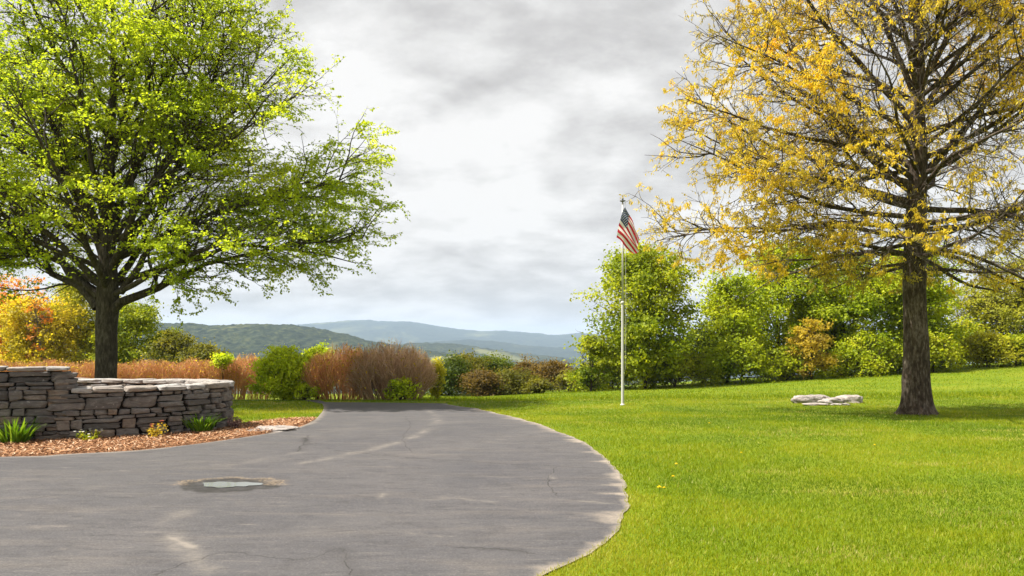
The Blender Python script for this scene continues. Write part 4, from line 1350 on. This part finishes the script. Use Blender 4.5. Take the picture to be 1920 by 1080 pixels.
def place(px, py_base, ptop, Y):
    x = at(px, Y)
    z = float(terrain(x, Y))
    return np.array([x, Y, z]), zat(ptop, Y) - z

Yh = 29.5
# long hedge of reddish bare twigs behind the wall
b0, H0 = place(255, 0, 672, 31.0)
def hedge_top(u, v):
    pxl = (u + b0[0]) / 31.0 * F + 960
    row = np.interp(pxl, [-60, 60, 200, 330, 420, 470, 492], [676, 676, 674, 676, 670, 664, 668])
    return (zat(row, 31.0) - b0[2]) * (0.95 + 0.09 * np.sin(u * 2.3) * np.cos(v * 2 + u) + 0.04 * np.sin(u * 7.1))
twig_shrub('twig_hedge', 'long hedge of reddish brown bare twigs behind the stone wall', 'hedge', b0, 900, (8.5, 0.9), H0, hedge_top, m_orange, 61, 4, 4, 0.0085, 'bronze', 4000, fan=0.2)
b1, H1 = place(642, 0, 644, 29.0)
twig_shrub('twig_shrub', 'rounded shrub of orange brown bare twigs left of the grey twig shrub', 'shrub', b1, 150, (1.35, 0.9), H1, dome(1.55, 1.2, H1), m_orange, 62, 5, 4, 0.012, 'bronze', 1500, fan=0.55)
b2, H2 = place(735, 0, 636, 29.0)
twig_shrub('twig_shrub', 'large rounded shrub of grey brown bare twigs beyond the driveway end', 'shrub', b2, 220, (1.55, 1.1), H2, dome(1.72, 1.4, H2), m_stem, 63, 5, 4, 0.014, 'bronze', 900, fan=0.75)

def leafy_shrub(name, label, px, ptop, Y, wpx, kind, seed, leaf=0.10, dens=1.0, cat='shrub', low=0.0):
    return T(name, label, cat, px, ptop, Y, wpx, kind, seed, dens, leaf, low, 'dome')
leafy_shrub('leafy_shrub', 'dense light green leafy shrub left of the orange twig shrub', 530, 650, 28.6, 126, 'fresh', 71, 0.10, 1.3)
leafy_shrub('leafy_shrub', 'green shrub top showing behind the orange twig shrub', 596, 645, 30.2, 95, 'fresh', 72, 0.10, 1.0)
leafy_shrub('leafy_shrub', 'small light green shrub at the foot of the dense leafy shrub', 572, 722, 27.9, 52, 'fresh', 73, 0.08, 0.9)
leafy_shrub('leafy_shrub', 'low light green plant at the foot of the grey twig shrub', 752, 712, 27.7, 92, 'fresh', 74, 0.09, 0.55)
leafy_shrub('leafy_shrub', 'slim yellow green sapling at the right side of the grey twig shrub', 820, 668, 30.0, 30, 'lime', 75, 0.09, 0.9)
leafy_shrub('leafy_shrub', 'small yellow green tuft poking out of the twig hedge', 415, 661, 30.4, 40, 'fresh', 76, 0.09, 0.5, low=0.74)

# --------------------------------------------------------- plants by the wall
def strap_tuft(label, px, py, n, Lmax, seed, w=0.022):
    rng = np.random.default_rng(seed)
    b = ground_at(px, py) + np.array([0, 0, 0.015])
    root_a = rng.uniform(0, 2 * math.pi, n); rr = 0.20 * np.sqrt(rng.random(n))
    P = np.column_stack([np.cos(root_a) * rr, np.sin(root_a) * rr, np.zeros(n)])
    az = root_a + rng.normal(size=n) * 0.5
    L = Lmax * rng.uniform(0.6, 1.0, n)
    el = rng.uniform(1.0, 1.5, n)
    d = np.column_stack([np.cos(az) * np.cos(el), np.sin(az) * np.cos(el), np.sin(el)])
    k = 6; pts = np.zeros((n, k, 3)); pts[:, 0] = P
    for i in range(1, k):
        d = unit(d + np.array([0, 0, -0.26 * i / k]) + np.column_stack([np.cos(az), np.sin(az), 0 * az]) * 0.06)
        pts[:, i] = pts[:, i - 1] + d * (L / (k - 1))[:, None]
    s = np.column_stack([-np.sin(az), np.cos(az), 0 * az])[:, None]
    wd = (w * np.array([0.7, 1, 1, 0.85, 0.55, 0.08]))[None, :, None] * 0.5
    V = np.stack([pts - s * wd, pts + s * wd + np.array([0, 0, 0.002])], 2).reshape(n, k * 2, 3)
    Fq = np.array([[2 * i, 2 * i + 1, 2 * i + 3, 2 * i + 2] for i in range(k - 1)])
    Fq = (np.arange(n)[:, None, None] * k * 2 + Fq[None]).reshape(-1, 4)
    o = mesh_obj('daylily_clump', V.reshape(-1, 3), [Fq], LM_tuft, attrs={'tint': np.repeat(rng.random(n), k * 2)}, loc=b)
    tag(o, label, 'plant', 'daylily clumps in the mulch')
LM_tuft = leaf_mat('strap_leaves', [(0.0, (0.05, 0.125, 0.008)), (0.5, (0.11, 0.23, 0.012)), (1.0, (0.22, 0.34, 0.03))], 0.4)
strap_tuft('large green daylily clump at the left edge below the wall', 28, 833, 170, 0.54, 5, 0.024)
strap_tuft('green daylily clump in the mulch near the right end of the wall', 376, 812, 150, 0.42, 6, 0.022)

def small_plant(name, label, px, py, H, R, kind, seed, nleaf, flowers=None):
    rng = np.random.default_rng(seed)
    b = ground_at(px, py) + np.array([0, 0, 0.01])
    root = thing(name, label, 'plant', b, 'small plants in the mulch')
    n = 14
    az = rng.uniform(0, 6.28, n)
    D = unit(np.column_stack([np.cos(az) * 0.7, np.sin(az) * 0.7, np.ones(n)]))
    l = grow(np.zeros((n, 3)), D, np.full(n, H) * rng.uniform(0.6, 1, n), 4, rng, 0.15)
    l[:, :, :2] *= R / (H * 0.6)
    V, Fq = tubes(l, taper(np.full(n, 0.004), np.full(n, 0.002), 5), 3, rng)
    mesh_obj('stems', V, [Fq], m_twig, root)
    i, p, tg = leaf_points(l, np.full(n, nleaf // n), rng, 0.2, 1)
    p = p + rng.normal(size=p.shape) * 0.02; p[:, 2] = np.abs(p[:, 2])
    ax = unit(rng.normal(size=p.shape) + np.array([0, 0, .2])); nr = unit(rng.normal(size=p.shape) * .6 + UP)
    Ln = rng.uniform(0.03, 0.06, len(p))
    V, Ft = leaves_mesh(p, ax, nr, Ln, Ln * 0.6)
    mesh_obj('foliage', V, [Ft], LM[kind], root, {'tint': np.repeat(rng.random(len(p)), 4)})
    if flowers:
        V = []; Fl = []
        for q in range(flowers[1]):
            c = l[rng.integers(0, n), 4] + rng.normal(size=3) * 0.02 + np.array([0, 0, 0.02])
            o = len(V); V.append(c)
            for j in range(5):
                a = j * 1.2566 + rng.uniform(-.2, .2)
                V.append(c + np.array([math.cos(a), math.sin(a), 0.35]) * 0.026)
            Fl += [(o, o + 1 + j, o + 1 + (j + 1) % 5) for j in range(5)]
        mesh_obj('blossoms', np.array(V), [np.array(Fl)], flowers[0], root)
m_white = simple_mat('white_petals', (0.75, 0.75, 0.68))
m_redp = simple_mat('red_petals', (0.45, 0.10, 0.04))
LM['mauve'] = leaf_mat('leaves_mauve', [(0.0, (0.10, 0.05, 0.055)), (0.6, (0.26, 0.16, 0.16)), (1.0, (0.42, 0.30, 0.30))], 0.3)
small_plant('flowering_plant', 'small plant with white blossoms against the wall foot', 165, 829, 0.22, 0.2, 'bright', 3, 170, (m_white, 14))
small_plant('flowering_plant', 'small plant with red and yellow leaves against the wall', 292, 823, 0.28, 0.22, 'bronze', 4, 170, (m_redp, 12))
small_plant('mauve_plant', 'small mauve leaved plant at the right corner of the wall', 440, 806, 0.32, 0.22, 'mauve', 8, 260)

m_dand = simple_mat('dandelion_yellow', (0.75, 0.50, 0.01), 0.7, 0.1)
def dandelion_mesh():
    rng = np.random.default_rng(9)
    V = []; Fq = []
    for ring, (r, z, n) in enumerate([(0.024, 0.085, 12), (0.016, 0.094, 9), (0.008, 0.10, 6)]):
        for j in range(n):
            a = j * 2 * math.pi / n + ring
            o = len(V)
            V += [(0, 0, z - 0.006), (r * math.cos(a - 0.25), r * math.sin(a - 0.25), z), (r * 1.1 * math.cos(a), r * 1.1 * math.sin(a), z + 0.002), (r * math.cos(a + 0.25), r * math.sin(a + 0.25), z)]
            Fq.append((o, o + 1, o + 2, o + 3))
    return np.array(V), np.array(Fq)
dV_, dF_ = dandelion_mesh()
dspots = [(1236, 928), (1245, 924), (1262, 903), (1268, 880), (1838, 752), (1846, 748), (1895, 745), (1503, 770), (1508, 772), (1390, 856), (1640, 842), (1330, 800)]
proto = None
for i, (px_, py_) in enumerate(dspots):
    b_ = ground_at(px_, py_)
    lab_ = 'small yellow dandelion flowering in the mown lawn'
    if proto is None:
        proto = thing('dandelion', lab_, 'flower', b_, 'dandelions in the lawn')
        mesh_obj('blossom', dV_, [dF_], m_dand, proto)
        sv, sq = tubes(np.array([[(0, 0, -0.01), (0.003, 0.002, 0.04), (0, 0, 0.088)]]), np.full((1, 3), 0.003), 5, np.random.default_rng(2))
        mesh_obj('stem', sv, [sq], LM_tuft, proto, {'tint': np.full(len(sv), 0.6)})
    else:
        r_ = proto.copy(); COL.objects.link(r_); r_.location = b_; r_.rotation_euler = (0, 0, i * 1.3); r_.scale = (0.6 + 0.08 * (i % 4),) * 3
        for c_ in list(proto.children):
            k_ = c_.copy(); COL.objects.link(k_); k_.parent = r_

# ----------------------------------------------------------------- rocks
m_rock, t, out = new_mat('pale_rock')
p = t.pos()
n1 = t.noise(p, 3.0, 8.0, 0.7, 0.3)
c = t.ramp(n1, [(0.34, (0.17, 0.14, 0.125)), (0.5, (0.34, 0.30, 0.275)), (0.66, (0.46, 0.42, 0.385))])
n2 = t.noise(p, 14.0, 6.0, 0.7)
c = t.mix(t.ramp(n2, [(0.33, 0.7), (0.45, 0.0)]), c, (0.16, 0.13, 0.11))
principled(t, out, c, 0.9, 0.2, t.bump(n2, 0.9, 0.05))
CV2, CF2 = cube_sphere(14)
def boulder(label, px, py, size, rot, seed, slab=False):
    rng = np.random.default_rng(seed)
    b = ground_at(px, py)
    P = CV2 / ((np.abs(CV2) ** 3.0).sum(1) ** (1 / 3.0))[:, None]
    d = vnoise3(P + seed, 1.5, seed) - 0.5; d2 = vnoise3(P + seed, 4.0, seed + 1) - 0.5; d3 = vnoise3(P + seed, 9.0, seed + 2) - 0.5
    P = P * (1 + 0.7 * d + 0.35 * d2 + 0.16 * d3)[:, None]
    P[:, 2] = np.maximum(P[:, 2], -0.45)
    P = P * np.asarray(size) / 2
    cz, sz = math.cos(rot), math.sin(rot)
    P = P @ np.array([[cz, sz, 0], [-sz, cz, 0], [0, 0, 1]])
    P[:, 2] += size[2] * (0.12 if not slab else 0.22)
    o = mesh_obj('boulder' if not slab else 'flat_stone', P, [CF2], m_rock, loc=b, smooth=False)
    tag(o, label, 'rock', 'pale rocks on the lawn' if py < 775 else None)
boulder('long whitish boulder, left and largest of the rocks on the lawn', 1516, 755.5, (1.15, 0.6, 0.40), 0.1, 3)
boulder('whitish boulder, right end of the rocks on the lawn', 1591, 755, (0.78, 0.5, 0.38), -0.2, 5)
boulder('low whitish rock between the two larger boulders on the lawn', 1556, 756, (0.75, 0.45, 0.26), 0.15, 8)
boulder('flat cream slab in front of the long whitish boulder', 1533, 760, (0.75, 0.35, 0.10), 0.0, 9, True)
boulder('flat cream slab in front of the right boulder on the lawn', 1575, 760, (0.6, 0.3, 0.09), 0.0, 12, True)
boulder('flat pale stepping stone set in the mulch beside the driveway', 515, 807.5, (0.80, 0.65, 0.09), 0.2, 14, True)

# --------------------------------------------------------------- flagpole
def lathe(prof, k=24):
    V = []; a = np.arange(k) / k * 2 * math.pi
    for (r, z) in prof:
        V += [(r * math.cos(x), r * math.sin(x), z) for x in a]
    n = len(prof)
    Fq = [(i * k + j, i * k + (j + 1) % k, (i + 1) * k + (j + 1) % k, (i + 1) * k + j) for i in range(n - 1) for j in range(k)]
    return np.array(V), np.array(Fq)
fp = ground_at(1167.5, 760)
Yf = fp[1]; zt = zat(378, Yf) - fp[2]; sc = Yf / F
m_pole = simple_mat('white_pole_paint', (0.50, 0.49, 0.47), 0.45, 0.5, var=0.04)
m_steel = simple_mat('dark_bronze', (0.10, 0.095, 0.085), 0.5, 0.4)
m_rope = simple_mat('white_rope', (0.62, 0.60, 0.55), 0.8)
pole = thing('flagpole', 'tall slim white flagpole standing at the far side of the lawn', 'flagpole', fp)
zj = zat(568, Yf) - fp[2]
V, Q = lathe([(0.0, -0.05), (0.046, -0.05), (0.045, 0.0), (0.040, zj - 0.03), (0.040, zj), (0.0, zj)])
mesh_obj('lower_pole', V, [Q], m_pole, pole, smooth=True)
V, Q = lathe([(0.0, zj - 0.01), (0.031, zj - 0.01), (0.022, zt), (0.0, zt)])
mesh_obj('upper_pole', V, [Q], m_pole, pole, smooth=True)
V, Q = lathe([(0.0, zj - 0.035), (0.052, zj - 0.035), (0.052, zj + 0.035), (0.036, zj + 0.05), (0.0, zj + 0.05)])
mesh_obj('joint_collar', V, [Q], m_pole, pole, smooth=False)
V, Q = lathe([(0.0, zt - 0.01), (0.03, zt - 0.01), (0.09, zt + 0.015), (0.09, zt + 0.03), (0.02, zt + 0.035), (0.014, zt + 0.05), (0.03, zt + 0.065), (0.034, zt + 0.085), (0.02, zt + 0.105), (0.0, zt + 0.11)])
mesh_obj('truck_finial', V, [Q], m_steel, pole, smooth=True)
hp = np.array([[(0.085, -0.03, 1.1), (0.095, -0.03, zt * 0.5), (0.075, -0.03, zt)]])
V, Q = tubes(hp, np.full((1, 3), 0.004), 5, np.random.default_rng(1))
mesh_obj('halyard', V, [Q], m_rope, pole)
V, Q = lathe([(0.0, 0.0), (0.075, 0.0), (0.075, 0.02), (0.05, 0.05), (0.0, 0.05)])
mesh_obj('base_collar', V, [Q], m_pole, pole, smooth=False)

# flag hanging in folds: fly drops from the hoist
m_flag, t, out = new_mat('flag_cloth')
u = t.attr('u'); v = t.attr('v')
st = t.math('FLOOR', t.math('MULTIPLY', v, 13.0))
odd = t.math('MODULO', st, 2.0)
stripe = t.mix(odd, (0.56, 0.030, 0.045), (0.80, 0.79, 0.77))
can = t.math('MULTIPLY', t.math('LESS_THAN', u, 0.4), t.math('LESS_THAN', v, 7.0 / 13.0))
# 50 stars: rows of 6 and 5 on a staggered lattice
cu = t.math('MULTIPLY', u, 1 / 0.4); cv = t.math('MULTIPLY', v, 13.0 / 7.0)
gu = t.math('MULTIPLY', cu, 12.0); gv = t.math('MULTIPLY', cv, 10.0)
iu = t.math('ROUND', gu); iv = t.math('ROUND', gv)
par = t.math('COMPARE', t.math('MODULO', t.math('ADD', iu, iv), 2.0), 0.0); par.node.inputs[2].default_value = 0.1
du = t.math('SUBTRACT', gu, iu); dv = t.math('SUBTRACT', gv, iv)
rr = t.math('ADD', t.math('MULTIPLY', du, du), t.math('MULTIPLY', dv, dv))
star = t.math('MULTIPLY', t.math('LESS_THAN', rr, 0.13), par)
inb = t.math('MULTIPLY', t.math('MULTIPLY', t.math('GREATER_THAN', iu, 0.5), t.math('LESS_THAN', iu, 11.5)), t.math('MULTIPLY', t.math('GREATER_THAN', iv, 0.5), t.math('LESS_THAN', iv, 9.5)))
blue = t.mix(t.math('MULTIPLY', star, inb), (0.020, 0.045, 0.13), (0.80, 0.80, 0.80))
col = t.mix(can, stripe, blue)
b = t.node('ShaderNodeBsdfPrincipled'); t.link(col, b.inputs['Base Color']); b.inputs['Roughness'].default_value = 0.75
b.inputs['Specular IOR Level'].default_value = 0.2
tr = t.node('ShaderNodeBsdfTranslucent'); t.link(col, tr.inputs['Color'])
mx = t.node('ShaderNodeMixShader'); mx.inputs[0].default_value = 0.35
t.link(b.outputs[0], mx.inputs[1]); t.link(tr.outputs[0], mx.inputs[2]); t.link(mx.outputs[0], out.inputs['Surface'])
def fpix(x, y):
    return np.array([(x - 1168.0) * sc, (HOR - y) * sc + ZC - fp[2]])
nu, nv = 70, 44
U, Vv = np.meshgrid(np.linspace(0, 1, nu), np.linspace(0, 1, nv), indexing='ij')
hoist = smooth_line([fpix(1171, 390), fpix(1166, 400), fpix(1160, 422), fpix(1155, 446)], 12)
fly = smooth_line([fpix(1195, 440), fpix(1196, 458), fpix(1195.5, 472), fpix(1188, 477)], 12)
top = smooth_line([fpix(1171, 390), fpix(1178, 402), fpix(1187, 416), fpix(1195, 440)], 12)
bot = smooth_line([fpix(1155, 446), fpix(1164, 452), fpix(1174, 464), fpix(1188, 477)], 12)
def ev(c, t):
    s = np.linspace(0, 1, len(c))
    return np.stack([np.interp(t, s, c[:, 0]), np.interp(t, s, c[:, 1])], -1)
u3 = U[..., None]; v3 = Vv[..., None]
Pq = ((1 - u3) * ev(hoist, Vv) + u3 * ev(fly, Vv) + (1 - v3) * ev(top, U) + v3 * ev(bot, U)
      - ((1 - u3) * (1 - v3) * hoist[0] + u3 * (1 - v3) * fly[0] + (1 - u3) * v3 * hoist[-1] + u3 * v3 * fly[-1]))
fold = 0.09 * np.sin(Vv * 13 + 3 * U) * (0.25 + U) + 0.05 * np.sin(Vv * 23 - 5 * U + 1) * U
Pq[..., 0] += 0.025 * np.cos(Vv * 13 + 3 * U) * (0.2 + U)
FV = np.stack([Pq[..., 0], -0.13 + fold * 0.8, Pq[..., 1]], -1)
fo = mesh_obj('flag', FV, [grid_faces(nu, nv)], m_flag, attrs={'u': U.ravel(), 'v': Vv.ravel()}, smooth=True, loc=fp)
tag(fo, 'limp American flag with stars and red and white stripes on the white pole', 'flag')

# ----------------------------------------------------------------- haze
def box(name, x0, x1, y0, y1, z0, z1, mat):
    V = np.array([(x, y, z) for x in (x0, x1) for y in (y0, y1) for z in (z0, z1)])
    Fq = np.array([(0, 1, 3, 2), (4, 6, 7, 5), (0, 4, 5, 1), (2, 3, 7, 6), (0, 2, 6, 4), (1, 5, 7, 3)])
    return mesh_obj(name, V, [Fq], mat)
m_haze = bpy.data.materials.new('air')
m_haze.use_nodes = True
ht = NT(m_haze.node_tree); ht.n.clear()
ho = ht.node('ShaderNodeOutputMaterial')
pvv = ht.node('ShaderNodeVolumePrincipled')
pvv.inputs['Color'].default_value = (0.58, 0.73, 0.95, 1)
pvv.inputs['Density'].default_value = 0.000115
pvv.inputs['Anisotropy'].default_value = 0.0
ht.link(pvv.outputs[0], ho.inputs['Volume'])
hb = box('haze', -9500, 9500, -3500, 10500, -190, 190, m_haze)
hb['kind'] = 'stuff'
